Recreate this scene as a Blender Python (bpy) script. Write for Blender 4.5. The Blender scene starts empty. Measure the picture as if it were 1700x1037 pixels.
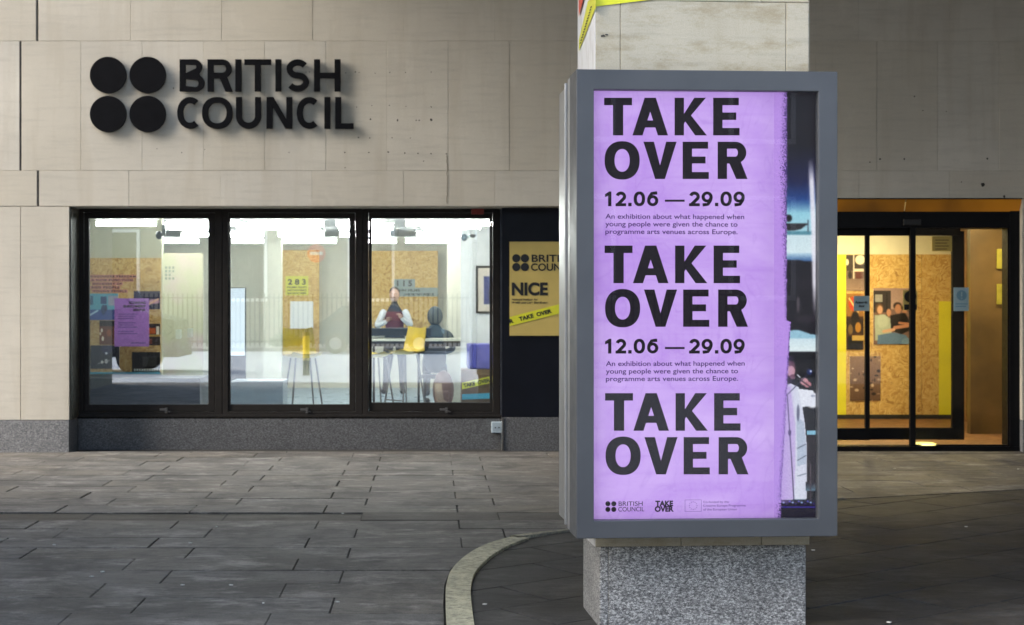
import bpy, math, random
import numpy as np
from math import sin, cos, pi, radians
random.seed(7)
rng = np.random.default_rng(5)
S = bpy.context.scene
C = S.collection

# ---------------------------------------------------------------- camera, world, sun, exposure
F, CX, CY, H = 2400.0, 715.0, 505.0, 1.5
cam = bpy.data.cameras.new('camera')
co = bpy.data.objects.new('camera', cam); C.objects.link(co)
co.location = (0, 0, H); co.rotation_euler = (pi/2, 0, 0)
cam.sensor_width = 36; cam.lens = 36*F/1700
cam.shift_x = (850-CX)/1700; cam.shift_y = -(518.5-CY)/1700
cam.clip_start = .1; cam.clip_end = 500
cam.dof.use_dof = True; cam.dof.focus_distance = 6.6; cam.dof.aperture_fstop = 6.3
S.camera = co
SUN_EL, SUN_AZ = radians(34), radians(253)      # azimuth measured from +Y clockwise: from the left, a little behind
w = bpy.data.worlds.new('World'); S.world = w; w.use_nodes = True
nt = w.node_tree; sky = nt.nodes.new('ShaderNodeTexSky'); sky.sky_type = 'NISHITA'; sky.sun_disc = False
sky.sun_elevation = SUN_EL; sky.sun_rotation = SUN_AZ; sky.air_density = 1.2; sky.dust_density = 3.5; sky.ozone_density = 1.0
nt.links.new(sky.outputs[0], nt.nodes['Background'].inputs[0]); nt.nodes['Background'].inputs[1].default_value = .15
sl = bpy.data.lights.new('sun', 'SUN'); sl.energy = 2.0; sl.angle = radians(38); sl.color = (1, .98, .96)
so = bpy.data.objects.new('sun', sl); C.objects.link(so)
sd = (sin(SUN_AZ)*cos(SUN_EL), cos(SUN_AZ)*cos(SUN_EL), sin(SUN_EL))     # towards the sun
from mathutils import Vector, Matrix
so.rotation_euler = Vector(sd).to_track_quat('Z', 'Y').to_euler(); so.location = (-8, -6, 12)
vs = S.view_settings; vs.view_transform = 'Standard'; vs.look = 'None'; vs.gamma = 1; vs.use_curve_mapping = False
EXPO = 1.8; vs.exposure = EXPO
S.cycles.max_bounces = 8; S.cycles.diffuse_bounces = 4; S.cycles.glossy_bounces = 4; S.cycles.transparent_max_bounces = 12
S.cycles.sample_clamp_indirect = 6; S.cycles.use_denoising = True
def lin(r, g, b):                                # display colour -> linear
    return tuple(((c/255/12.92) if c/255 <= .04045 else ((c/255+.055)/1.055)**2.4) for c in (r, g, b))
def lit(r, g, b):                                # emission that shows as this display colour at the set exposure
    return tuple(c/2**EXPO for c in lin(r, g, b))

# ---------------------------------------------------------------- materials
class MB:
    def __init__(s, name):
        s.m = bpy.data.materials.new(name); s.m.use_nodes = True; s.n = s.m.node_tree.nodes; s.l = s.m.node_tree.links
        s.p = s.n['Principled BSDF']; s.out = s.n['Material Output']
        s.tc = s.n.new('ShaderNodeTexCoord')
    def coord(s, scale=(1, 1, 1), rot=(0, 0, 0), src='Object'):
        mp = s.n.new('ShaderNodeMapping'); s.l.new(s.tc.outputs[src], mp.inputs[0])
        mp.inputs['Scale'].default_value = scale; mp.inputs['Rotation'].default_value = rot
        return mp.outputs[0]
    def noise(s, scale, detail=4, rough=.55, sc=(1, 1, 1), dist=0, rot=(0, 0, 0), vec=None):
        t = s.n.new('ShaderNodeTexNoise'); s.l.new(vec or s.coord(sc, rot), t.inputs['Vector'])
        t.inputs['Scale'].default_value = scale; t.inputs['Detail'].default_value = detail
        t.inputs['Roughness'].default_value = rough; t.inputs['Distortion'].default_value = dist
        return t.outputs['Fac']
    def voro(s, scale, sc=(1, 1, 1), out='Color', vec=None, rnd=1):
        t = s.n.new('ShaderNodeTexVoronoi'); s.l.new(vec or s.coord(sc), t.inputs['Vector'])
        t.inputs['Scale'].default_value = scale; t.inputs['Randomness'].default_value = rnd
        return t.outputs[out]
    def ramp(s, fac, stops, interp='LINEAR'):
        r = s.n.new('ShaderNodeValToRGB'); s.l.new(fac, r.inputs[0]); e = r.color_ramp.elements
        r.color_ramp.interpolation = interp
        while len(e) < len(stops): e.new(.5)
        for i, (p, c) in enumerate(stops):
            e[i].position = p; c = (c, c, c) if isinstance(c, (int, float)) else c; e[i].color = (*c[:3], 1)
        return r.outputs[0]
    def mix(s, fac, a, b, mode='MIX'):
        m = s.n.new('ShaderNodeMix'); m.data_type = 'RGBA'; m.blend_type = mode
        for k, v in ((0, fac), (6, a), (7, b)):
            if isinstance(v, (int, float)): m.inputs[k].default_value = v if k == 0 else (v, v, v, 1)
            elif isinstance(v, tuple): m.inputs[k].default_value = (*v[:3], 1)
            else: s.l.new(v, m.inputs[k])
        return m.outputs[2]
    def math(s, op, a, b=0):
        m = s.n.new('ShaderNodeMath'); m.operation = op
        for k, v in ((0, a), (1, b)):
            if isinstance(v, (int, float)): m.inputs[k].default_value = v
            else: s.l.new(v, m.inputs[k])
        return m.outputs[0]
    def rnd(s):
        return s.n.new('ShaderNodeObjectInfo').outputs['Random']
    def set(s, color=None, rough=None, metal=None, spec=None):
        for k, v in (('Base Color', color), ('Roughness', rough), ('Metallic', metal), ('Specular IOR Level', spec)):
            if v is None: continue
            if isinstance(v, (int, float)): s.p.inputs[k].default_value = v
            elif isinstance(v, tuple): s.p.inputs[k].default_value = (*v[:3], 1)
            else: s.l.new(v, s.p.inputs[k])
        return s
    def bump(s, h, strength=.3, dist=.01):
        b = s.n.new('ShaderNodeBump'); s.l.new(h, b.inputs['Height']); b.inputs['Strength'].default_value = strength
        b.inputs['Distance'].default_value = dist; s.l.new(b.outputs[0], s.p.inputs['Normal']); return s
    def emit(s, col, strength=1):
        if isinstance(col, tuple): s.p.inputs['Emission Color'].default_value = (*col, 1)
        else: s.l.new(col, s.p.inputs['Emission Color'])
        s.p.inputs['Emission Strength'].default_value = strength; return s

def plain(name, c, rough=.5, metal=0, spec=.5, var=.25, scale=9, bump=0):
    b = MB(name); nz = b.noise(scale, 5)
    b.set(b.mix(b.ramp(nz, [(.3, 0.0), (.7, 1.0)]), tuple(x*(1-var) for x in c), tuple(min(1, x*(1+var)) for x in c)), None, metal, spec)
    b.set(rough=b.ramp(b.noise(scale*2.3, 3), [(.3, max(0, rough-.08)), (.7, min(1, rough+.08))]))
    if bump: b.bump(b.noise(scale*12, 3), bump, .003)
    return b.m
def glow(name, c, strength=1):
    b = MB(name); b.set((.8, .8, .8), .6); b.emit(c, strength); return b.m

def limestone(name, base, dirt, streak=.5, blotch=0.0):
    b = MB(name)
    big = b.noise(1.1, 6, .62)
    col = b.mix(b.ramp(big, [(.32, 0.0), (.68, 1.0)]), tuple(x*.88 for x in base), tuple(x*1.07 for x in base))
    col = b.mix(b.math('MULTIPLY', b.rnd(), .45), col, tuple(x*y for x, y in zip(base, (.86, .82, .74))))
    st = b.noise(2.6, 5, .6, sc=(2.2, 2.2, .22)); col = b.mix(b.math('MULTIPLY', b.ramp(st, [(.5, 0.0), (.72, 1.0)]), streak), col, dirt)
    hz = b.noise(5, 5, .65, sc=(.5, .5, 5)); col = b.mix(b.math('MULTIPLY', b.ramp(hz, [(.5, 0.0), (.72, 1.0)]), .34+blotch*.4), col, tuple(x*.66 for x in base))
    pale = b.noise(3.4, 4, .6, sc=(1, 1, .5)); col = b.mix(b.math('MULTIPLY', b.ramp(pale, [(.6, 0.0), (.72, 1.0)]), .2), col, tuple(min(.8, x*1.3) for x in base))
    if blotch:
        bl = b.noise(5.5, 8, .72, sc=(.8, 1, 1.8)); col = b.mix(b.math('MULTIPLY', b.ramp(bl, [(.48, 0.0), (.64, 1.0)]), blotch), col, dirt)
    pit = b.voro(34, (1, 1, 1), 'Distance'); pm = b.noise(7, 2)
    pf = b.math('MULTIPLY', b.ramp(pit, [(.055, 1.0), (.1, 0.0)]), b.ramp(pm, [(.6, 0.0), (.7, 1.0)]))
    col = b.mix(b.math('MULTIPLY', pf, .7), col, tuple(x*.3 for x in base))
    fine = b.noise(160, 3, .7); col = b.mix(.1, col, b.ramp(fine, [(.3, 0.0), (.7, 1.0)]), 'OVERLAY')
    b.set(col, .82, 0, .25)
    b.bump(b.math('ADD', b.math('MULTIPLY', fine, .5), b.math('SUBTRACT', b.math('MULTIPLY', b.noise(14, 5), 1.2), pf)), .35, .004)
    return b.m
def granite(name, dark, mid, light, scale=55, sc=(1, 1, 1.7)):
    b = MB(name)
    n1 = b.noise(scale, 5, .75, sc=sc, dist=.5); n2 = b.noise(scale*2.4, 2, .6, sc=sc)
    f = b.math('ADD', b.math('MULTIPLY', n1, .7), b.math('MULTIPLY', n2, .3))
    col = b.ramp(f, [(.40, dark), (.47, tuple((x+y)/2 for x, y in zip(dark, mid))), (.52, mid), (.60, light)])
    st = b.noise(2.2, 5, .6); col = b.mix(b.math('MULTIPLY', b.ramp(st, [(.5, 0.0), (.75, 1.0)]), .35), col, dark)
    b.set(col, b.ramp(n1, [(.3, .35), (.7, .6)]), 0, .45); b.bump(n1, .2, .002)
    return b.m
def paver(name, c1, c2, warm, rot=0.0, shade_stain=None):
    b = MB(name)
    st = b.noise(3.2, 8, .74, sc=(.6, 2.0, 1), rot=(0, 0, rot), dist=.5)
    col = b.mix(b.ramp(st, [(.34, 0.0), (.66, 1.0)]), c1, c2)
    r = b.rnd(); col = b.mix(b.ramp(r, [(0, 0.0), (.6, .25), (1, .85)]), col, warm)
    blot = b.noise(1.6, 7, .72, dist=.4); col = b.mix(b.math('MULTIPLY', b.ramp(blot, [(.46, 0.0), (.60, 1.0)]), .7), col, tuple(x*.55 for x in c1))
    pale = b.noise(2.6, 8, .75, sc=(.8, 1.4, 1)); col = b.mix(b.math('MULTIPLY', b.ramp(pale, [(.52, 0.0), (.62, 1.0)]), .55), col, tuple(min(.5, x*1.8) for x in c2))
    fl = b.noise(9, 8, .8, sc=(.6, 1.5, 1), rot=(0, 0, rot)); col = b.mix(b.math('MULTIPLY', b.ramp(fl, [(.5, 0.0), (.57, 1.0)]), .55), col, tuple(x*.6 for x in c1))
    grit = b.noise(170, 3, .8); col = b.mix(.45, col, b.ramp(grit, [(.35, 0.0), (.65, 1.0)]), 'OVERLAY')
    sp = b.voro(3.1, (1, 1, 1), 'Distance'); spm = b.ramp(sp, [(.045, 1.0), (.06, 0.0)])   # trodden gum
    col = b.mix(b.math('MULTIPLY', spm, .45), col, tuple(x*.45 for x in c1))
    sq = b.voro(4.3, (1, 1, 1), 'Distance'); sqm = b.ramp(sq, [(.012, 1.0), (.018, 0.0)]); col = b.mix(b.math('MULTIPLY', sqm, .7), col, (.4, .4, .4))
    if shade_stain:
        xs = b.n.new('ShaderNodeSeparateXYZ'); b.l.new(b.tc.outputs['Object'], xs.inputs[0])
        f = b.n.new('ShaderNodeMapRange'); b.l.new(xs.outputs[0], f.inputs[0]); f.inputs[1].default_value = -3.2; f.inputs[2].default_value = 1.6; f.inputs[3].default_value = .92; f.inputs[4].default_value = .25
        col = b.mix(b.math('MULTIPLY', f.outputs[0], b.ramp(st, [(.2, .8), (.7, 1.0)])), col, shade_stain)
    b.set(col, b.ramp(st, [(.3, .60), (.7, .85)]), 0, .45)
    b.bump(b.math('ADD', b.math('MULTIPLY', b.math('ADD', st, fl), .9), b.math('MULTIPLY', grit, .3)), .55, .008)
    return b.m
def osb(name, tone=1.0):
    b = MB(name)
    nz = b.n.new('ShaderNodeTexNoise'); nz.inputs['Scale'].default_value = 5; b.l.new(b.coord(), nz.inputs['Vector'])
    vec = b.n.new('ShaderNodeVectorMath'); vec.operation = 'MULTIPLY_ADD'
    b.l.new(nz.outputs['Color'], vec.inputs[0]); vec.inputs[1].default_value = (.35, .35, .35); b.l.new(b.tc.outputs['Object'], vec.inputs[2])
    def flakes(scale, rot, sc):
        mp = b.n.new('ShaderNodeMapping'); b.l.new(vec.outputs[0], mp.inputs[0]); mp.inputs['Rotation'].default_value = (0, rot, 0); mp.inputs['Scale'].default_value = sc
        return b.voro(scale, vec=mp.outputs[0])
    a = flakes(27, .5, (.5, 1, 1.7)); c = flakes(32, -.9, (1.8, 1, .6))
    t = [(.0, (.34, .19, .06)), (.3, (.52, .32, .10)), (.6, (.62, .42, .15)), (1, (.72, .53, .24))]
    t = [(p, tuple(x*tone for x in q)) for p, q in t]
    col = b.mix(b.ramp(b.noise(9, 2), [(.45, 0.0), (.55, 1.0)]), b.ramp(a, t), b.ramp(c, t))
    dk = b.noise(26, 4, .7, sc=(1, 1, .5), dist=1.2); col = b.mix(b.math('MULTIPLY', b.ramp(dk, [(.6, 0.0), (.68, 1.0)]), .6), col, (.22, .12, .04))
    b.set(col, .55, 0, .3); return b.m
def glass(name, refl=.10, tint=(1, 1, 1), rough=0.0, facing=.5):
    b = MB(name); b.n.remove(b.p)
    tr = b.n.new('ShaderNodeBsdfTransparent'); tr.inputs[0].default_value = (*tint, 1)
    gl = b.n.new('ShaderNodeBsdfGlossy'); gl.inputs['Roughness'].default_value = rough; gl.inputs[0].default_value = (1, 1, 1, 1)
    fr = b.n.new('ShaderNodeFresnel'); fr.inputs[0].default_value = 1.5
    f = b.math('ADD', b.math('MULTIPLY', fr.outputs[0], facing), refl)
    mx = b.n.new('ShaderNodeMixShader'); b.l.new(f, mx.inputs[0]); b.l.new(tr.outputs[0], mx.inputs[1]); b.l.new(gl.outputs[0], mx.inputs[2])
    b.l.new(mx.outputs[0], b.out.inputs[0]); return b.m
def attr_mat(name, emit=None, rough=.5, noise=.12, diffuse=True):
    b = MB(name); a = b.n.new('ShaderNodeAttribute'); a.attribute_name = 'paint'
    col = b.mix(noise, a.outputs['Color'], b.ramp(b.noise(120, 3), [(.3, 0.0), (.7, 1.0)]), 'OVERLAY')
    b.set(col if diffuse else (.004, .004, .004), rough, 0, .3)
    if emit: b.emit(col, emit)
    return b.m

M = {}
M['stone'] = limestone('portland_limestone', (.56, .535, .475), (.37, .32, .24), .3)
M['pierstone'] = limestone('pillar_limestone', (.50, .465, .375), (.30, .245, .145), .25, .6)
M['mortar_pale'] = plain('pale_mortar', (.48, .45, .38), .9, var=.2)
M['mortar_dark'] = plain('dark_joint', (.05, .048, .044), .95, var=.3)
M['granite_lt'] = granite('light_grey_granite', (.045, .046, .048), (.27, .27, .268), (.66, .66, .64), 74, (1, 1, 1.9))
M['granite_dk'] = granite('dull_grey_granite', (.045, .045, .047), (.11, .112, .118), (.20, .205, .21), 60)
M['granite_jamb'] = granite('grey_granite', (.07, .073, .08), (.19, .195, .205), (.34, .345, .35), 60)
M['paver'] = paver('york_stone_slab', (.070, .067, .062), (.165, .157, .145), (.135, .122, .100))
M['paver_b'] = paver('crossing_slab', (.022, .021, .0205), (.050, .048, .046), (.042, .038, .033), radians(-35))
M['moss_shade'] = paver('moss_and_shade_slab', (.050, .050, .052), (.10, .095, .085), (.09, .085, .07), shade_stain=(.026, .020, .011))  # mossy brown row, with the shadow edge painted in darker towards the left
M['bedding'] = plain('sand_joint', (.020, .019, .017), .95, var=.4, scale=30)
M['asphalt'] = plain('pale_road_surface', (.35, .39, .43), .85, var=.2, scale=40, bump=.3)
def kerbm():
    b = MB('worn_yellow_paint'); xs = b.n.new('ShaderNodeSeparateXYZ'); b.l.new(b.tc.outputs['Object'], xs.inputs[0])
    f = b.n.new('ShaderNodeMapRange'); b.l.new(xs.outputs[0], f.inputs[0]); f.inputs[1].default_value = .25; f.inputs[2].default_value = .85; f.inputs[3].default_value = 0; f.inputs[4].default_value = .75
    nz = b.noise(24, 9, .85); wear = b.math('ADD', b.math('MULTIPLY', b.ramp(nz, [(.46, 0.0), (.62, 1.0)]), .85), b.math('MULTIPLY', f.outputs[0], b.math('ADD', b.noise(40, 5, .8), .5)))
    b.p.inputs[0].default_value = (0, 0, 0, 1); wc = b.n.new('ShaderNodeClamp'); b.l.new(wear, wc.inputs[0])
    big = b.noise(5, 5, .6); base = b.mix(b.ramp(big, [(.4, 0.0), (.65, 1.0)]), (.56, .53, .36), (.40, .38, .26))
    b.set(b.mix(wc.outputs[0], base, (.15, .145, .12)), .8, 0, .3); b.bump(b.noise(80, 4), .3, .004); return b.m
M['yellow_kerb'] = kerbm()
M['frame_dk'] = plain('bronze_brown_window_metal', (.018, .0158, .0145), .65, .0, .2, var=.15)
M['black_metal'] = plain('black_metal', (.004, .004, .005), .5, 0, .15, var=.2)
M['navy'] = plain('navy_black_panel', (.0035, .0045, .0095), .45, 0, .2, var=.2, scale=3)
M['sign_blk'] = plain('satin_black_sign', (.004, .0043, .006), .6, 0, .08, var=.2)
M['box_grey'] = plain('slate_grey_powder_coat', (.070, .076, .086), .45, .1, .5, var=.12, scale=2.5)
M['steel'] = plain('brushed_aluminium', (.42, .43, .44), .38, .8, .5, var=.08, scale=3)
M['white_paint'] = (lambda b: (b.set(b.mix(b.ramp(b.noise(7, 7, .7, sc=(2, 2, .5)), [(.5, 0.0), (.72, 1.0)]), (.74, .75, .76), (.52, .51, .49)), .5), b.bump(b.noise(20, 5), .3, .004)) and b.m)(MB('brushed_white_paint'))
M['brass'] = (lambda b: (b.set((.20, .10, .02), .4, .3), b.emit(b.mix(b.ramp(b.noise(1.4, 3), [(.35, 0.0), (.65, 1.0)]), lit(52, 28, 4), lit(112, 68, 8)), 1)) and b.m)(MB('brass_amber_glow'))  # amber emission put in for warm light on a brass fascia
M['bronze_reflection'] = plain('reflection_brown', (.085, .052, .020), .38, 0, .4, var=.35, scale=2)
M['osb'] = osb('oriented_strand_board', .95)
M['pane'] = glass('window_glass', .17, (.93, .96, .97), 0, 1.0)
M['door_glass'] = glass('door_glass', .0, (.96, .95, .90), 0, .5)
M['box_glass'] = glass('lightbox_glass', .0, (.98, .98, .98), 0, .32)
M['cream'] = plain('cream_wall_paint', (.70, .68, .56), .7, var=.04)
M['white_wall'] = plain('white_wall_paint', (.76, .77, .76), .7, var=.03)
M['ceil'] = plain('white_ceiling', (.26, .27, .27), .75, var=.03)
M['floor_in'] = plain('pale_office_floor', (.40, .52, .62), .32, var=.1, scale=1.5)
M['floor_door'] = plain('red_brown_mat', (.14, .065, .025), .5, var=.25, scale=5)
M['tube'] = glow('fluorescent_tube', (1, 1, .93), 27)
M['warm_lamp'] = glow('warm_downlight', (1, .83, .46), 300)
M['fitting'] = plain('white_fitting', (.75, .76, .75), .4, var=.03)
M['yellow'] = plain('yellow_plastic', (.72, .52, .04), .4, var=.08)
M['black'] = plain('matt_black', (.012, .012, .013), .6, var=.3)
M['dk_wood'] = plain('dark_timber', (.05, .035, .025), .5, var=.3)
M['brown'] = plain('brown_timber', (.16, .085, .035), .5, var=.3)
M['blue'] = plain('violet_blue_upholstery', (.10, .10, .42), .7, var=.15)
M['purple_pap'] = plain('matt_purple_paper', (.30, .13, .42), .7, var=.06)
M['tape_y'] = plain('yellow_barrier_tape', (.70, .70, .03), .35, var=.08)
M['tape_r'] = plain('red_barrier_tape', (.70, .07, .03), .35, var=.08)
M['tape_c'] = plain('cyan_tape', (.05, .35, .50), .4, var=.1)
M['ink'] = plain('black_ink', (.008, .008, .009), .5, var=.1)
M['olive'] = plain('yellow_olive_poster', (.55, .42, .12), .5, var=.14, scale=2)
M['pinkpap'] = plain('salmon_paper_strip', (.56, .24, .17), .6, var=.1)
M['banner'] = (lambda b: b.set(b.mix(b.ramp(b.noise(2.4, 3), [(.45, 0.0), (.65, 1.0)]), (.56, .55, .36), (.62, .50, .44)), .6) and b.m)(MB('pale_printed_banner'))
M['greyplate'] = plain('grey_green_label', (.22, .27, .26), .5, var=.1)
M['lime'] = plain('lime_yellow_label', (.56, .54, .06), .5, var=.1)
M['film'] = glass('acid_yellow_film', .02, (.86, .82, .05))
M['paleblue'] = plain('pale_blue_sign', (.30, .42, .46), .4, var=.06)
M['blue_s'] = plain('mid_blue_print', (.13, .26, .33), .4, var=.06)
M['screen'] = glow('white_display', lit(225, 240, 250), 1.2)
M['utility'] = plain('pale_grey_plastic', (.34, .42, .48), .5, var=.06)
M['red'] = plain('dull_red_plastic', (.22, .02, .012), .5, var=.1)
M['skin'] = plain('skin', (.50, .31, .23), .5, var=.1)
M['burg'] = plain('burgundy_cloth', (.10, .02, .03), .8, var=.15)
M['shirt'] = plain('white_shirt_cloth', (.62, .64, .66), .8, var=.06)
M['trouser'] = plain('dark_trouser_cloth', (.025, .027, .035), .8, var=.15)
M['greycloth'] = plain('slate_cloth', (.05, .07, .085), .8, var=.15)
M['hair'] = plain('dark_hair', (.02, .015, .012), .7, var=.2)
M['leather'] = plain('brown_leather', (.10, .04, .025), .5, var=.2)
M['leafm'] = plain('green_leaf', (.04, .11, .05), .6, var=.35, scale=14)
M['bstone'] = plain('buff_facade_stone', (.27, .25, .20), .85, var=.12, scale=1)
M['wglass'] = plain('facade_glass', (.03, .04, .05), .12, 0, .6, var=.2)
M['iron'] = plain('black_iron', (.012, .013, .015), .5, .3, .5, var=.2)
M['soffit'] = plain('arcade_ceiling_plaster', (.085, .065, .042), .85, var=.15, scale=1)
M['vanpaint'] = plain('dark_blue_van_paint', (.010, .014, .022), .25, .1, .6, var=.1)
M['rubber'] = plain('tyre_rubber', (.02, .02, .02), .8, var=.2)
M['signred'] = plain('traffic_sign_red', (.60, .06, .03), .4, var=.06)
M['handle'] = plain('grey_metal', (.16, .155, .15), .35, .7, .5, var=.1)

# ---------------------------------------------------------------- object helpers
ORG = {}
def thing(name, label, cat, loc=(0, 0, 0), rot=0, group=None):
    o = bpy.data.objects.new(name, None); C.objects.link(o); o.location = loc; o.rotation_euler = (0, 0, rot)
    o.empty_display_size = .2
    if label: o['label'] = label; o['category'] = cat
    if group: o['group'] = group
    ORG[o.name] = (Vector(loc), rot); return o
def struct(name, loc=(0, 0, 0)):
    o = bpy.data.objects.new(name, None); C.objects.link(o); o.location = loc; o['kind'] = 'structure'; ORG[o.name] = (Vector(loc), 0); return o
def link(name, me, mat, parent=None, label=None, cat=None, group=None, kind=None, loc=None):
    """meshes come in world coordinates, or in the thing's own frame when the thing is turned; a lone thing gets its origin at its base"""
    o = bpy.data.objects.new(name, me); C.objects.link(o)
    if mat and not me.materials: me.materials.append(mat)
    if parent is not None:
        o.parent = parent
        org, rot = ORG.get(parent.name, (Vector((0, 0, 0)), 0))
        if rot == 0 and parent.type == 'EMPTY': o.location = -org
        ORG[o.name] = (Vector((0, 0, 0)), 0)
    else:
        if cat or kind == 'structure' and False:
            n = len(me.vertices)
            if n and loc is None:
                a = np.empty(n*3); me.vertices.foreach_get('co', a); a = a.reshape(-1, 3)
                c = Vector(((a[:, 0].min()+a[:, 0].max())/2, (a[:, 1].min()+a[:, 1].max())/2, a[:, 2].min()))
                me.transform(Matrix.Translation(-c)); o.location = c; ORG[o.name] = (c, 0)
    if label: o['label'] = label
    if cat: o['category'] = cat
    if group: o['group'] = group
    if kind: o['kind'] = kind
    return o
class Geo:
    def __init__(s): s.v = []; s.f = []
    def poly(s, pts): k = len(s.v); s.v += [tuple(p) for p in pts]; s.f.append(tuple(range(k, k+len(pts))))
    def box(s, x0, x1, y0, y1, z0, z1, bev=0):
        k = len(s.v)
        if not bev:
            s.v += [(x, y, z) for z in (z0, z1) for y in (y0, y1) for x in (x0, x1)]
            s.f += [tuple(k+i for i in q) for q in ((0, 2, 3, 1), (4, 5, 7, 6), (0, 1, 5, 4), (2, 6, 7, 3), (1, 3, 7, 5), (0, 4, 6, 2))]
        else:                                   # chamfer on the camera-facing (-y) edges
            b = bev
            s.v += [(x, y1, z) for x, z in ((x0, z0), (x1, z0), (x1, z1), (x0, z1))]
            s.v += [(x, y0+b, z) for x, z in ((x0, z0), (x1, z0), (x1, z1), (x0, z1))]
            s.v += [(x, y0, z) for x, z in ((x0+b, z0+b), (x1-b, z0+b), (x1-b, z1-b), (x0+b, z1-b))]
            q = [(3, 2, 1, 0), (8, 9, 10, 11)]
            for i in range(4):
                j = (i+1) % 4; q += [(i, j, 4+j, 4+i), (4+i, 4+j, 8+j, 8+i)]
            s.f += [tuple(k+i for i in t) for t in q]
        return s
    def prism(s, pts, z0, z1, ch=0):            # polygon in xy, counter-clockwise
        k = len(s.v); n = len(pts); s.v += [(x, y, z0) for x, y in pts]; s.v += [(x, y, z1-ch) for x, y in pts]
        s.f.append(tuple(range(k+n-1, k-1, -1)))
        for i in range(n): j = (i+1) % n; s.f.append((k+i, k+j, k+n+j, k+n+i))
        if ch:
            cx = sum(p[0] for p in pts)/n; cy = sum(p[1] for p in pts)/n; m = len(s.v)
            for x, y in pts:
                d = math.hypot(x-cx, y-cy) or 1; s.v.append((x-(x-cx)/d*ch*1.6, y-(y-cy)/d*ch*1.6, z1))
            for i in range(n): j = (i+1) % n; s.f.append((k+n+i, k+n+j, m+j, m+i))
            s.f.append(tuple(range(m, m+n)))
        else: s.f.append(tuple(range(k+n, k+2*n)))
        return s
    def cyl(s, p0, p1, r0, r1=None, n=12, caps=True):
        r1 = r0 if r1 is None else r1; p0 = Vector(p0); p1 = Vector(p1); d = (p1-p0).normalized()
        a = d.orthogonal().normalized(); b = d.cross(a); k = len(s.v)
        for p, r in ((p0, r0), (p1, r1)):
            for i in range(n): t = 2*pi*i/n; s.v.append(tuple(p+a*cos(t)*r+b*sin(t)*r))
        for i in range(n): j = (i+1) % n; s.f.append((k+i, k+j, k+n+j, k+n+i))
        if caps: s.f += [tuple(range(k+n-1, k-1, -1)), tuple(range(k+n, k+2*n))]
        return s
    def ball(s, c, rx, ry=None, rz=None, nu=12, nv=8):
        ry = ry or rx; rz = rz or rx; k = len(s.v)
        for j in range(nv+1):
            p = pi*j/nv
            for i in range(nu): t = 2*pi*i/nu; s.v.append((c[0]+rx*sin(p)*cos(t), c[1]+ry*sin(p)*sin(t), c[2]+rz*cos(p)))
        for j in range(nv):
            for i in range(nu):
                i2 = (i+1) % nu; s.f.append((k+j*nu+i, k+(j+1)*nu+i, k+(j+1)*nu+i2, k+j*nu+i2))
        return s
    def ring(s, x0, x1, z0, z1, l, r, b, t, y0, y1):   # picture-frame ring facing -y, member widths l r b t
        o = [(x0, z0), (x1, z0), (x1, z1), (x0, z1)]; i_ = [(x0+l, z0+b), (x1-r, z0+b), (x1-r, z1-t), (x0+l, z1-t)]
        k = len(s.v)
        for y in (y0, y1): s.v += [(x, y, z) for x, z in o]; s.v += [(x, y, z) for x, z in i_]
        for a in range(4):
            c = (a+1) % 4
            s.f += [(k+a, k+c, k+4+c, k+4+a), (k+8+c, k+8+a, k+12+a, k+12+c), (k+a, k+8+a, k+8+c, k+c), (k+4+a, k+4+c, k+12+c, k+12+a)]
        return s
    def mesh(s, name, smooth=False):
        me = bpy.data.meshes.new(name); me.from_pydata(s.v, [], s.f); me.update()
        if smooth: me.polygons.foreach_set('use_smooth', [True]*len(me.polygons))
        return me
    def build(s, name, mat, parent=None, smooth=False, bevel=0, **k):
        o = link(name, s.mesh(name, smooth), mat, parent, **k)
        if bevel:
            m = o.modifiers.new('edge', 'BEVEL'); m.width = bevel; m.segments = 2; m.limit_method = 'ANGLE'; m.angle_limit = radians(50)
        return o
def X(px, D): return (px-CX)*D/F
def Z(py, D): return H-(py-CY)*D/F

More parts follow.
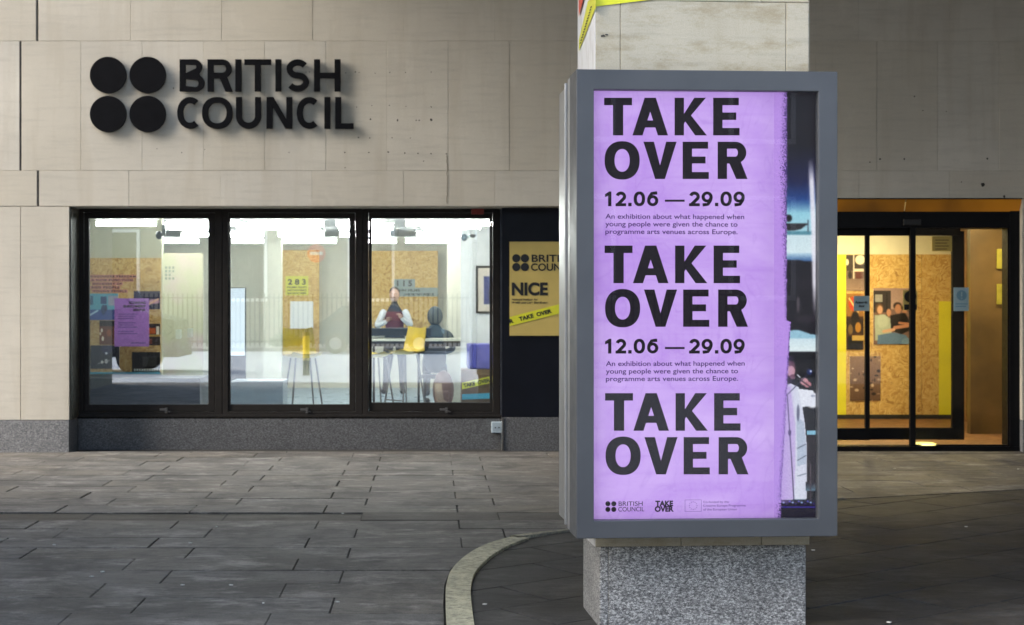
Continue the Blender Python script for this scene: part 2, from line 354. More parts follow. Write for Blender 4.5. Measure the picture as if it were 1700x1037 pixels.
# pictures: a small canvas painted in code and carried by the vertices of a fine flat sheet
class Pic:
    def __init__(s, w_, h_, bg): s.a = np.zeros((h_, w_, 3)); s.a[:] = bg; s.w = w_; s.h = h_; s.Y, s.X = np.mgrid[0:h_, 0:w_].astype(float)
    def put(s, mask, c, al=1.0):
        m = np.clip(mask, 0, 1)[..., None]*al; s.a = s.a*(1-m)+np.array(c, float)*m; return s
    def rect(s, x0, y0, x1, y1, c, al=1): return s.put(((s.X >= x0) & (s.X < x1) & (s.Y >= y0) & (s.Y < y1)).astype(float), c, al)
    def ell(s, cx, cy, rx, ry, c, al=1, soft=.15): d = np.sqrt(((s.X-cx)/rx)**2+((s.Y-cy)/ry)**2); return s.put((1+soft-d)/(2*soft), c, al)
    def line(s, x0, y0, x1, y1, t, c, al=1):
        dx, dy = x1-x0, y1-y0; L = dx*dx+dy*dy or 1; u = np.clip(((s.X-x0)*dx+(s.Y-y0)*dy)/L, 0, 1)
        return s.put(t/2+.5-np.hypot(s.X-x0-u*dx, s.Y-y0-u*dy), c, al)
    def poly(s, P, c, al=1):
        ins = np.zeros(s.X.shape, bool); n = len(P)
        for i in range(n):
            x0, y0 = P[i]; x1, y1 = P[(i+1) % n]
            if y0 == y1: continue
            cr = ((s.Y < y0) != (s.Y < y1)) & (s.X < (x1-x0)*(s.Y-y0)/(y1-y0)+x0); ins ^= cr
        return s.put(ins.astype(float), c, al)
    def vgrad(s, x0, y0, x1, y1, ca, cb):
        t = np.clip((s.Y-y0)/(y1-y0), 0, 1)[..., None]; m = ((s.X >= x0) & (s.X < x1) & (s.Y >= y0) & (s.Y < y1))[..., None]
        s.a = np.where(m, np.array(ca)*(1-t)+np.array(cb)*t, s.a); return s
    def grain(s, k): s.a = np.clip(s.a+rng.normal(0, k, (s.h, s.w, 1)), 0, 255); return s
    def blur(s, n=1):
        for _ in range(n):
            p = np.pad(s.a, ((1, 1), (1, 1), (0, 0)), 'edge'); s.a = (p[1:-1, 1:-1]*4+p[:-2, 1:-1]+p[2:, 1:-1]+p[1:-1, :-2]+p[1:-1, 2:])/8
        return s
    def mesh(s, name, fmap):                    # fmap(u,v) in 0..1 (v down) -> point
        h, w_ = s.h, s.w
        P = [fmap(i/(w_-1), j/(h-1)) for j in range(h) for i in range(w_)]
        F_ = [(j*w_+i, (j+1)*w_+i, (j+1)*w_+i+1, j*w_+i+1) for j in range(h-1) for i in range(w_-1)]
        me = bpy.data.meshes.new(name); me.from_pydata(P, [], F_); me.update()
        at = me.color_attributes.new('paint', 'FLOAT_COLOR', 'POINT')
        c = s.a/255; c = np.where(c <= .04045, c/12.92, ((c+.055)/1.055)**2.4)
        at.data.foreach_set('color', np.concatenate([c, np.ones((h, w_, 1))], 2).reshape(-1).astype(np.float32)); return me

# lettering: letters drawn as outlines, filled and given depth
def arc(cx, cy, rx, ry, a0, a1, n=14, e=2.0):
    out = []
    for i in range(n+1):
        t = radians(a0+(a1-a0)*i/n); c_, s_ = cos(t), sin(t)
        out.append((cx+rx*math.copysign(abs(c_)**(2/e), c_), cy-ry*math.copysign(abs(s_)**(2/e), s_)))
    return out
def thick(sp, t):
    L, R = [], []; n = len(sp)
    for i, (x, y) in enumerate(sp):
        a = sp[max(i-1, 0)]; b = sp[min(i+1, n-1)]; dx, dy = b[0]-a[0], b[1]-a[1]; d = math.hypot(dx, dy) or 1
        L.append((x-dy/d*t/2, y+dx/d*t/2)); R.append((x+dy/d*t/2, y-dx/d*t/2))
    return L+R[::-1]
def glyph(ch, x0, x1, y0, y1, t, b):            # box in picture-like units, y down; returns layers of contours
    W = x1-x0; Hh = y1-y0; m = (x0+x1)/2
    if ch == 'I': return [[[(x0, y0), (x1, y0), (x1, y1), (x0, y1)]]]
    if ch == 'T': return [[[(x0, y0), (x1, y0), (x1, y0+b), (m+t/2, y0+b), (m+t/2, y1), (m-t/2, y1), (m-t/2, y0+b), (x0, y0+b)]]]
    if ch == 'L': return [[[(x0, y0), (x0+t, y0), (x0+t, y1-b), (x1, y1-b), (x1, y1), (x0, y1)]]]
    if ch == 'H': c = (y0+y1)/2; return [[[(x0, y0), (x0+t, y0), (x0+t, c-b/2), (x1-t, c-b/2), (x1-t, y0), (x1, y0), (x1, y1), (x1-t, y1), (x1-t, c+b/2), (x0+t, c+b/2), (x0+t, y1), (x0, y1)]]]
    if ch == 'E':
        c = (y0+y1)/2-Hh*.01; s = W*.07
        return [[[(x0, y0), (x1-s*.4, y0), (x1-s*.4, y0+b), (x0+t, y0+b), (x0+t, c-b/2), (x1-s*1.8, c-b/2), (x1-s*1.8, c+b/2), (x0+t, c+b/2), (x0+t, y1-b), (x1, y1-b), (x1, y1), (x0, y1)]]]
    if ch == 'N': return [[[(x0, y0), (x0+t*1.15, y0), (x1-t, y1-t*1.6), (x1-t, y0), (x1, y0), (x1, y1), (x1-t*1.15, y1), (x0+t, y0+t*1.6), (x0+t, y1), (x0, y1)]]]
    if ch == 'V': k = t*.52; ap = y1-(k+t*.05)*Hh/(W/2-t*.6); return [[[(x0, y0), (x0+t*1.12, y0), (m, y1-Hh*.36), (x1-t*1.12, y0), (x1, y0), (m+k, y1), (m-k, y1)]]]
    if ch == 'A':
        k = t*.60; s = (W/2-k)/Hh; tt = t*1.08; q = Hh*.21
        xr = lambda h: x1-tt-s*h; xl = lambda h: x0+tt+s*h; ap = (W-2*tt)/(2*s); q2 = q+b*.95
        return [[[(x0, y1), (m-k, y0), (m+k, y0), (x1, y1), (x1-tt, y1), (xr(q), y1-q), (xl(q), y1-q), (x0+tt, y1)], [(xl(q2), y1-q2), (xr(q2), y1-q2), (m, y1-ap)]]]
    if ch == 'K':
        c = y0+Hh*.47
        return [[[(x0, y0), (x0+t, y0), (x0+t, y0+Hh*.43), (x1-t*1.35, y0), (x1-W*.03, y0), (x0+t+W*.22, c), (x1, y1), (x1-t*1.25, y1), (x0+t+W*.04, y0+Hh*.63), (x0+t, y0+Hh*.69), (x0+t, y1), (x0, y1)]]]
    if ch in 'O0': return [[arc(m, (y0+y1)/2, W/2, Hh/2, 0, 351, 39, 2.25), arc(m, (y0+y1)/2, W/2-t, Hh/2-b, 0, 351, 39, 2.15)]]
    if ch == 'R':
        yb = y0+Hh*.585; r = (yb-y0)/2; bx = x1-W*.04-r; ri = r-b; bi = bx
        o = [(x0, y1), (x0, y0)]+arc(bx, y0+r, r, r, 90, -60, 16)+[(x1, y1), (x1-t*1.2, y1), (x1-t*1.2-W*.23, yb), (x0+t, yb), (x0+t, y1)]
        return [[o, [(x0+t, y0+b), *arc(bi, y0+r, r-t*.9, ri, 90, -90, 14), (x0+t, yb-b)]]]
    if ch == 'B':
        yb = y0+Hh*.47; r = (yb-y0)/2; r2 = (y1-yb)/2; bx = x1-W*.09-r; bx2 = x1-r2
        o = [(x0, y1), (x0, y0)]+arc(bx, y0+r, r, r, 90, -52, 14)+arc(bx2, yb+r2, r2, r2, 62, -90, 16)
        return [[o, [(x0+t, y0+b), *arc(bx, y0+r, r-t*.95, r-b, 90, -90, 12), (x0+t, yb-b*.2)], [(x0+t, yb+b*.8), *arc(bx2, yb+r2+b*.1, r2-t*.95, r2-b*.9, 90, -90, 12), (x0+t, y1-b)]]]
    if ch == 'U':
        r = (W-t)/2; return [[thick([(x0+t/2, y0), (x0+t/2, y1-t/2-r*1.02)]+arc(m, y1-t/2-r, r, r, 180, 360, 16)+[(x1-t/2, y1-t/2-r*1.02), (x1-t/2, y0)], t)]]
    if ch == 'C':
        rx, ry = (W-t)/2, (Hh-t)/2; return [[thick(arc(x0+t/2+rx*1.12, (y0+y1)/2, rx*1.12, ry, 52, 308, 28, 2.1), t)]]
    if ch == 'S':
        rx, ry = (W-t)/2, (Hh-t)/4; sp = arc(m, y0+t/2+ry, rx*.96, ry, 32, 250, 18)+arc(m, y1-t/2-ry, rx, ry, 70, -148, 18); return [[thick(sp, t)]]
    if ch == '1': return [[[(x1-t, y1), (x1-t, y0+b*1.5), (x0, y0+b*1.9), (x0, y0+b*.9), (x1-t*.7, y0), (x1, y0), (x1, y1)]]]
    if ch == '.': return [[[(x0, y1-W), (x1, y1-W), (x1, y1), (x0, y1)]]]
    if ch == '-': return [[[(x0, y0), (x1, y0), (x1, y1), (x0, y1)]]]
    if ch == '2':
        r = (W-t)/2; sp = arc(m, y0+t/2+r*.95, r, r*.95, 165, -28, 18)+[(x0+t*.75, y1-b*.6)]
        return [[thick(sp, t)], [[(x0, y1-b), (x1, y1-b), (x1, y1), (x0, y1)]]]
    if ch == '6':
        ro = W/2; cy = y1-ro*.98
        return [[arc(m, cy, ro, ro*.98, 0, 350, 28), arc(m, cy, ro-t, ro*.98-b, 0, 350, 28)], [thick([(x0+t*.5, cy), (x0+t*.52, cy-Hh*.12), (x0+t*.7, cy-Hh*.24), (x0+W*.42, y0+Hh*.13), (x0+W*.62, y0+b*.56), (x1-W*.1, y0+b*.46)], t*.98)]]
    if ch == '9':
        return [[[(x0+x1-x, y0+y1-y) for x, y in c] for c in lay] for lay in glyph('6', x0, x1, y0, y1, t, b)]
def outline_mesh(layers, fmap, depth):
    """layers: list of list of contours in picture units; fmap(x,y)->(a,b) plane coords in metres. Mesh lies in x (a), z (b), front at y=0, thickness depth towards +y"""
    V, Fs = [], []; k0 = 0
    for li, cons in enumerate(layers):
        cu = bpy.data.curves.new('outline', 'CURVE'); cu.dimensions = '2D'; cu.fill_mode = 'BOTH'; cu.extrude = depth/2
        for c in cons:
            sp = cu.splines.new('POLY'); sp.points.add(len(c)-1); sp.use_cyclic_u = True
            for i, (x, y) in enumerate(c): a, b = fmap(x, y); sp.points[i].co = (a, b, 0, 1)
        ob = bpy.data.objects.new('outline', cu); me = bpy.data.meshes.new_from_object(ob)
        for v in me.vertices: V.append((v.co.x, -v.co.z+depth/2+li*.0004, v.co.y))
        for p in me.polygons: Fs.append(tuple(k0+i for i in p.vertices))
        k0 += len(me.vertices); bpy.data.meshes.remove(me); bpy.data.objects.remove(ob); bpy.data.curves.remove(cu)
    g = Geo(); g.v = V; g.f = Fs; return g
def text_geo(body, x, z, height, width=None, bold=.012, space=1.0, y=0, depth=.0006, tilt=0, align='LEFT'):
    """small lettering from the built-in font, as a mesh; x,z = left end of the baseline, height = capital height, in metres"""
    cu = bpy.data.curves.new('text', 'FONT'); cu.body = body; cu.size = 1; cu.offset = bold; cu.space_character = space; cu.extrude = 0
    ob = bpy.data.objects.new('text', cu); me = bpy.data.meshes.new_from_object(ob)
    g = Geo()
    if len(me.vertices):
        a = np.array([v.co[:] for v in me.vertices]); x0, x1 = a[:, 0].min(), a[:, 0].max()
        cap = .69; sz = height/cap; sx = (width/(x1-x0)) if width else sz
        ct, st = cos(tilt), sin(tilt)
        g.v = [(x+(v[0]-x0)*sx*ct-v[1]*sz*st, y, z+(v[0]-x0)*sx*st+v[1]*sz*ct) for v in a]
        g.f = [tuple(p.vertices) for p in me.polygons]
    bpy.data.meshes.remove(me); bpy.data.objects.remove(ob); bpy.data.curves.remove(cu); return g
def merge(*gs):
    g = Geo()
    for q in gs: k = len(g.v); g.v += q.v; g.f += [tuple(k+i for i in f) for f in q.f]
    return g

# ================================================================ GROUND
gd = struct('ground')
Geo().box(-60, 60, -60, 60, -.6, -.055).build('ground_bed', M['bedding'], gd)
Geo().box(-60, 60, -15.9, 2.35, -.05, -.004).build('asphalt_surface', M['asphalt'], gd)
Geo().box(-60, 60, -22, -16.15, -.05, .10).build('far_pavement', plain('far_pavement_stone', (.30, .30, .29), .85), gd)
Geo().box(-60, 60, -16.15, -15.9, -.05, .11).build('far_kerb', M['granite_jamb'], gd)

def clip(poly, a, b, keep_left=True):
    out = []; n = len(poly); sgn = 1 if keep_left else -1
    sd_ = [sgn*((b[0]-a[0])*(p[1]-a[1])-(b[1]-a[1])*(p[0]-a[0])) for p in poly]
    for i in range(n):
        j = (i+1) % n
        if sd_[i] >= 0: out.append(poly[i])
        if (sd_[i] > 0) != (sd_[j] > 0) and abs(sd_[i]-sd_[j]) > 1e-12:
            t = sd_[i]/(sd_[i]-sd_[j]); out.append((poly[i][0]+t*(poly[j][0]-poly[i][0]), poly[i][1]+t*(poly[j][1]-poly[i][1])))
    return out
def area(p): return .5*sum(p[i][0]*p[(i+1) % len(p)][1]-p[(i+1) % len(p)][0]*p[i][1] for i in range(len(p))) if len(p) > 2 else 0
OUT = [(.062, 3), (.062, 6.77), (.063, 7.27), (.073, 7.74), (.112, 8.18), (.217, 8.67), (.358, 9.05), (.523, 9.30), (.752, 9.52), (3.17, 11.16), (4.8, 11.73), (8, 12.7)]
INN = [(.203, 3), (.203, 6.77), (.204, 7.27), (.214, 7.66), (.253, 8.09), (.357, 8.57), (.484, 8.945), (.628, 9.235), (.775, 9.45), (3.18, 11.135), (4.81, 11.71), (8, 12.68)]
RO = ([(12, 3), (12, 12.8)]+OUT[::-1]); RI = ([(12, 3), (12, 12.8)]+INN[::-1])       # counter-clockwise
pv = struct('pavement')
Geo().box(-14, 14, 2.35, 15.3, -.05, -.012).build('mortar_bed', M['bedding'], pv)
pitch = .378; y_ref = 7.02
cnt = 0; side = []
for k in range(-12, 21):
    ya, yb = y_ref+k*pitch, y_ref+(k+1)*pitch
    yb = min(yb, 14.74)
    xs = (-.49 if k % 2 == 0 else -.775)
    xl, xr = -735*yb/F-.5, 1000*yb/F+.5
    for j in range(-14, 15):
        xa, xb = xs+j*.97, xs+(j+1)*.97
        g1, g2 = .0015+random.random()**2*.007, .002+random.random()*.002
        P = [(xa+g1, ya+g2), (xb-g1, ya+g2), (xb-g1, yb-g2), (xa+g1, yb-g2)]
        inside = all(clip([p], RO[i], RO[(i+1) % len(RO)]) for p in P for i in range(len(RO)))
        if inside: continue
        vis = ya > 6.2 and xb > xl and xa < xr
        touch = not (xb < .05) and area(P) > 0
        rem = P; pieces = []
        if touch:
            for i in range(len(RO)):
                a, b = RO[i], RO[(i+1) % len(RO)]
                o_ = clip(rem, a, b, False)
                if area(o_) > 1e-4: pieces.append(o_)
                rem = clip(rem, a, b)
                if area(rem) < 1e-5: break
            if area(rem) < 1e-5: pieces = [P]
        else: pieces = [P]
        if not pieces: continue
        g = Geo(); dz = random.uniform(-.0022, .0022)-(.010 if k == 8 and xb < -.3 else 0)
        for q in pieces: g.prism(q, -.03, dz, .003 if len(pieces) == 1 and len(q) == 4 else 0)
        if vis:
            cnt += 1
            g.build('paving_slab', M['moss_shade'] if k == 8 and xb < 2.6 else M['paver'], pv)
        else: side.append(g)
merge(*side).build('outlying_slabs', M['paver'], pv, kind='stuff')
print('slabs', cnt)
# slabs of the vehicle crossing, laid at an angle
ang = radians(35); ca, sa = cos(ang), sin(ang); cnt = 0
cr = struct('crossing')
sideb = []
for r in range(-20, 30):
    for j in range(-14, 18):
        u0, v0 = j*.92+(.46 if r % 2 else .12), r*.44
        Q = [(u0+.005, v0+.004), (u0+.915, v0+.004), (u0+.915, v0+.436), (u0+.005, v0+.436)]
        P = [(u*ca-v*sa+1, u*sa+v*ca+6) for u, v in Q]
        for i in range(len(RI)):
            P = clip(P, RI[i], RI[(i+1) % len(RI)])
            if len(P) < 3: break
        if len(P) < 3 or area(P) < .004: continue
        cx = sum(p[0] for p in P)/len(P); cy = sum(p[1] for p in P)/len(P)
        g = Geo().prism(P, -.03, -.004+random.uniform(-.0012, .0012), .003)
        if 6.3 < cy and cx < 1000*cy/F+.5: cnt += 1; g.build('paving_slab', M['paver_b'], cr)
        else: sideb.append(g)
merge(*sideb).build('outlying_slabs', M['paver_b'], cr, kind='stuff')
print('crossing slabs', cnt)
g = Geo(); zt = .010
n = len(OUT)
def strip_pts():
    for i in range(n): yield OUT[i], INN[i]
# smooth the kerb line with intermediate points
def cat(P, m=6):
    out = []
    for i in range(len(P)-1):
        p0, p1, p2, p3 = P[max(i-1, 0)], P[i], P[i+1], P[min(i+2, len(P)-1)]
        for s_ in range(m):
            t = s_/m; out.append(tuple(.5*((2*p1[a])+(-p0[a]+p2[a])*t+(2*p0[a]-5*p1[a]+4*p2[a]-p3[a])*t*t+(-p0[a]+3*p1[a]-3*p2[a]+p3[a])*t**3) for a in (0, 1)))
    out.append(P[-1]); return out
A_, B_ = cat(OUT[1:10]), cat(INN[1:10])
A_ = [OUT[0]]+A_; B_ = [INN[0]]+B_
A_ = [(x+.012, y-.006) for x, y in A_]
for i in range(len(A_)-1):
    a0, a1, b0, b1 = A_[i], A_[i+1], B_[i], B_[i+1]
    g.poly([(*a0, zt), (*b0, zt), (*b1, zt), (*a1, zt)]); g.poly([(*a0, -.03), (*a0, zt), (*a1, zt), (*a1, -.03)]); g.poly([(*b0, zt), (*b0, -.03), (*b1, -.03), (*b1, zt)])
k = g.build('kerb_line', M['yellow_kerb'], None, kind='structure')
# litter specks
lt = Geo()
for px, py in [(90, 905), (152, 958), (171, 950), (302, 972), (437, 1002), (383, 972), (359, 875), (569, 853), (1485, 778), (1690, 779), (1604, 875), (1350, 914), (1476, 1034), (316, 902), (560, 1000), (805, 1004)]:
    d = H*F/(py-CY); x = X(px, d); a = random.random()*3
    q = [(x+.012*cos(a+t)*random.uniform(.5, 1.2), d+.012*sin(a+t)*random.uniform(.5, 1.2)) for t in (0, 1.4, 3, 4.5)]
    lt.prism(q, .002, .007)
lt.build('litter_scraps', plain('pale_litter', (.55, .55, .52), .7), None, kind='stuff')

# ================================================================ STONE BUILDING
WD = 14.7
bd = thing('stone_building', 'pale limestone office building with dark framed windows behind the pillar', 'building', (0, WD, 0))
def block(px0, px1, py0, py1, y0=WD, y1=WD+.22, gap=.0015, mat='stone', name='stone_block', bev=.002, prt=None, dark=0):
    o = Geo().box(X(px0, WD)+gap, X(px1, WD)-gap, y0+random.uniform(-.0012, .0012), y1, Z(py1, WD)+gap, Z(py0, WD)-gap, bev).build(name, M[mat], prt or bd)
    return o
Geo().box(X(1126, WD), X(2600, WD), WD+.004, WD+.10, Z(329, WD), 12).build('mortar_backing', M['mortar_pale'], bd)
Geo().box(X(-700, WD), X(1126, WD), WD+.004, WD+.42, Z(342, WD), 12).build('mortar_backing', M['mortar_pale'], bd)
def course(joints, y0, y1):
    for i in range(len(joints)-1): block(joints[i], joints[i+1], y0, y1)
course([62-151*k for k in range(4, 0, -1)]+[60]+[], -110, 68); 
course([64]+[217+151*k for k in range(0, 13)], -110, 68)
course([34-102*k for k in range(6, 0, -1)]+[32.6], 68, 283)
course([36]+[134.5+101.6*k for k in range(0, 19)], 68, 283)
course([63-152*k for k in range(4, 0, -1)]+[61.4], 283, 342)
course([65]+[214+152*k for k in range(0, 6)], 283, 342)
course([1126+150*k for k in range(0, 8)], 283, 329)
g = Geo()
for px, y0, y1 in ((62, -110, 68), (34, 68, 283), (63.2, 283, 342)): g.box(X(px, WD)-.010, X(px, WD)+.010, WD+.0035, WD+.02, Z(y1, WD), Z(y0, WD))
g.build('open_joint', M['mortar_dark'], bd)
# jamb left of the windows, with its plinth
for a, b in ((-620, -270), (-270, 34), (34.5, 115)): block(a, b, 342.6, 697, y1=WD+.44)
for a, b in ((-620, -250), (-250, 115)): block(a, b, 697.5, 752, y0=WD-.012, y1=WD+.44, mat='granite_jamb', name='plinth_block')
for a, b in ((1050, 1150), (1150, 1250)): block(a, b, 342.6, 697, y1=WD+.44)
block(1050, 1250, 697.5, 752, y0=WD-.012, y1=WD+.44, mat='granite_jamb', name='plinth_block')
for a, b in ((1697, 1850), (1850, 2000), (2000, 2150)): block(a, b, 329.6, 697, y1=WD+.44)
block(1697, 2150, 697.5, 752, y0=WD-.012, y1=WD+.44, mat='granite_jamb', name='plinth_block')
# fixing holes and chips left by an older sign
g = Geo()
hz = [(1135, 152, 3), (1175, 148, 4), (1190, 150, 3), (1257, 153, 3), (1318, 150, 3), (1383, 150, 3), (1490, 148, 3), (1180, 294, 3), (1243, 288, 3), (1316, 287, 3), (1385, 291, 3), (1490, 293, 4), (1238, 345, 5), (1350, 348, 6), (1427, 349, 4), (1440, 349, 4), (1489, 346, 7), (1188, 420, 4), (1235, 422, 3), (1327, 421, 3), (1403, 422, 3), (1131, 482, 4), (1231, 482, 4), (1311, 480, 5), (1380, 485, 4), (1435, 486, 4), (1489, 487, 4), (1553, 488, 4), (352, 467, 3), (454, 483, 3), (550, 470, 3), (900, 482, 3), (1132, 545, 3), (1458, 518, 3), (420, 215, 4), (970, 148, 3), (985, 148, 3)]
pts = [(120+a/2.5, 60+b/2.5, r/2.5) for a, b, r in hz]+[(1461, 264, 2.2), (1444, 269, 1.6), (1501, 264, 2), (1639, 263, 2.4), (1631, 306, 4.5), (1596, 302, 1.4), (1518, 160, 1.8), (1532, 183, 1.3), (1571, 185, 1.2), (1667, 326, 3)]
for px, py, r in pts:
    x, z = X(px, WD), Z(py, WD); r *= .0050
    q = [(x+r*cos(t)*random.uniform(.6, 1.2), z+r*sin(t)*random.uniform(.6, 1.2)) for t in [i*pi/4 for i in range(8)]]
    g.poly([(a, WD-.0032, b) for a, b in q])
g.build('fixing_hole', M['mortar_dark'], bd, kind='stuff')
# rough open crack in the lower course
q = Geo(); x = X(742, WD); zz = [Z(258+i*5, WD) for i in range(17)]; off = [random.uniform(-.004, .006) for _ in zz]
for i in range(16): q.poly([(x+off[i]-.004, WD-.0034, zz[i]), (x+off[i+1]-.004, WD-.0034, zz[i+1]), (x+off[i+1]+.006, WD-.0034, zz[i+1]), (x+off[i]+.007, WD-.0034, zz[i])])
q.build('crack', plain('crack_shadow_dirt', (.26, .235, .19), .9), bd)
# shade sheet on the reveal, sill plinth
GD = 15.1
Geo().box(X(115, WD)+.003, X(835, WD), WD+.345, WD+.7, -.02, Z(692, 15.05), .003).build('plinth_block', M['granite_dk'], bd)
for a, b in ((0, 1),):
    Geo().box(X(838, WD), X(1050, WD)-.003, WD+.20, WD+.7, -.02, Z(693, WD+.2), .003).build('plinth_block', M['granite_dk'], bd)
Geo().box(X(835.2, WD), X(837.2, WD), WD+.19, WD+.34, -.01, Z(693, WD+.2)).build('edge_trim', M['handle'], bd)
Geo().box(X(115, WD)+.002, X(115, WD)+.010, WD+.03, WD+.43, Z(692, 15.05), Z(343, WD)-.003).build('reveal_shade_sheet', plain('reveal_shade_brown', (.05, .045, .032), .6), bd)  # dark sheet stands in for the shade on the window reveal
# windows
def window(o0, o1, p0, p1, pb, hx):
    yb, yt = 692, 346.5
    wf = Geo().ring(X(o0, GD), X(o1, GD), Z(yb, GD), Z(yt, GD), .055, .075, .055, .04, GD-.03, GD+.07).build('window', M['frame_dk'], bd, bevel=.004)
    s0, s1, sb, st = X(o0, GD)+.055, X(o1, GD)-.075, Z(yb, GD)+.055, Z(yt, GD)-.04
    Geo().ring(s0+.004, s1-.004, sb+.004, st-.004, X(p0, GD)-s0-.004, s1-X(p1, GD)-.004, Z(pb, GD)-sb-.004, st-Z(362, GD)-.004, GD-.012, GD+.05).build('sash', M['frame_dk'], wf, bevel=.004)
    Geo().box(X(p0, GD)-.01, X(p1, GD)+.01, GD+.018, GD+.022, Z(pb, GD)-.01, Z(362, GD)+.01).build('pane', M['pane'], wf)
    h = Geo().box(X(hx-9, GD), X(hx+2, GD), GD-.030, GD-.014, Z(681, GD), Z(677.5, GD)).box(X(hx, GD), X(hx+4, GD), GD-.05, GD-.012, Z(685, GD), Z(676.5, GD))
    h.cyl((X(hx+2, GD), GD-.06, Z(681, GD)), (X(hx+9, GD), GD-.055, Z(683, GD)), .008)
    h.build('handle', M['handle'], wf)
window(131, 369.5, 148, 346, 671, 275); window(370.5, 602, 382, 580, 671, 508); window(603, 830, 617, 813, 668, 739)
Geo().box(X(830.5, GD), X(834, GD), GD-.03, GD+.07, Z(692, GD), Z(347, GD)).build('aluminium_edge', plain('dull_aluminium', (.10, .11, .13), .4, .5), bd)
for a in (370, 602.5, 830.3): Geo().box(X(a, GD)-.02, X(a, GD)+.02, GD-.022, GD+.06, Z(691, GD), Z(347.5, GD)).build('mullion_closer', M['frame_dk'], bd)
Geo().box(X(115, WD)+.004, X(131, GD), GD-.01, GD+.07, Z(692, GD), Z(343, GD)).build('frame_closer', M['frame_dk'], bd)
Geo().box(X(131, GD), X(834, GD), GD-.055, GD-.03, Z(694.5, GD), Z(688, GD)).build('sill', M['frame_dk'], bd, bevel=.003)
Geo().box(X(782, GD), X(803, GD), GD-.07, GD-.031, Z(356, GD), Z(346.8, GD)).build('sensor_housing', M['red'], bd, bevel=.006)
Geo().box(X(835.2, WD), X(1050, WD)-.004, WD+.22, WD+.6, Z(693, WD+.2)+.001, Z(342, WD)-.003).build('dark_panel', M['navy'], bd)
# utility socket box beside the third window
ub = thing('socket_box', 'small pale grey socket box low on the granite beside the third window', 'socket', (X(825, 15.03), 15.04, Z(718, 15.03)))
Geo().box(X(816, 15), X(834, 15), 14.96, 15.043, Z(718, 15), Z(700, 15)).build('housing', M['utility'], ub, bevel=.006)
g = Geo()
for a in (822, 828): Geo().cyl((X(a, 15), 14.953, Z(709, 15)), (X(a, 15), 14.962, Z(709, 15)), .007).build('socket_hole', M['ink'], ub)

# wall sign
sg = thing('wall_sign', 'large black BRITISH COUNCIL lettering and four discs on the limestone wall', 'sign', (X(366, WD), WD, Z(219, WD)))
SD = WD-.048
fm = lambda x, y: (X(x, SD), Z(y, SD))
def sign_piece(layers, nm):
    o = outline_mesh(layers, fm, .032); o.v = [(a, b+SD, c) for a, b, c in o.v]
    ob = o.build(nm, M['sign_blk'], sg, bevel=.002)
for cx in (179.2, 244.8):
    for cy in (124, 188.8):
        sign_piece([[arc(cx, cy, 30.2, 30.2, 0, 354.4, 63)]], 'disc')
        a, b = fm(cx, cy); Geo().cyl((a, SD+.032, b), (a, WD+.001, b), .04, n=10).build('standoff', M['black_metal'], sg)
for ch, x0, x1 in (('B', 298, 339), ('R', 344.4, 386), ('I', 390.5, 400.5), ('T', 405.5, 450), ('I', 457, 467), ('S', 475, 513), ('H', 521.2, 565.3)):
    sign_piece(glyph(ch, x0, x1, 98, 151.3, 10, 9), 'letter')
    Geo().box(X((x0+x1)/2-2, SD), X((x0+x1)/2+2, SD), SD+.032, WD+.001, Z(126, SD), Z(122, SD)).build('standoff', M['black_metal'], sg)
for ch, x0, x1 in (('C', 294, 333), ('O', 335.2, 386), ('U', 391.6, 433.2), ('N', 442.4, 485.2), ('C', 492.4, 531), ('I', 538.4, 548.4), ('L', 556.4, 587)):
    sign_piece(glyph(ch, x0, x1, 160.6, 213.2, 10, 9), 'letter')

# poster on the dark panel
pp = thing('wall_poster', 'mustard yellow poster reading NICE on the navy panel beside the lightbox', 'poster', (X(890, 14.9), 14.9, Z(557, 14.9)))
PD = WD+.205
Geo().box(X(846, PD), X(958, PD), PD, PD+.012, Z(557, PD), Z(401, PD)).build('sheet', M['olive'], pp)
for cx in (857, 871.3):
    for cy in (428.5, 443): g = Geo(); g.poly([(x, PD-.003, z) for x, z in [(X(a, PD), Z(b, PD)) for a, b in arc(cx, cy, 6.9, 6.9, 0, 345, 23)]]); g.build('emblem_dot', M['ink'], pp)
L_ = lambda gg, m=M['ink'], nm='lettering', par=pp: gg.build(nm, m, par)
L_(text_geo('BRITISH', X(882.5, PD), Z(434.2, PD), 11.5*PD/F, 71*PD/F, .02, y=PD-.003))
L_(text_geo('COUNCIL', X(881.5, PD), Z(448.8, PD), 11.5*PD/F, 75*PD/F, .02, y=PD-.003))
L_(text_geo('NICE', X(849.5, PD), Z(489, PD), 19.5*PD/F, 60*PD/F, .04, y=PD-.003))
L_(text_geo('National Institute for', X(850, PD), Z(498.4, PD), 3.2*PD/F, 43*PD/F, .03, y=PD-.003))
L_(text_geo('Health and Care Excellence', X(850, PD), Z(503.4, PD), 3.2*PD/F, 59*PD/F, .03, y=PD-.003))
tg = Geo(); tp = [(846, 526), (958, 497), (958, 513), (846, 541)]
tg.poly([(X(a, PD), PD-.004, Z(b, PD)) for a, b in tp[::-1]]); tg.build('yellow_band', M['tape_y'], pp)
L_(text_geo('R    TAKE  OVER', X(846.5, PD), Z(536.5, PD), 6.2*PD/F, 72*PD/F, .04, y=PD-.006, tilt=radians(14.3)))

# ================================================================ ENTRANCE
en = thing('entrance_door', 'black framed glazed entrance doors under a brass fascia with added amber glow right of the lightbox', 'door', (X(1470, 14.8), 14.8, 0))
DD = 14.78
x = lambda p: X(p, DD)
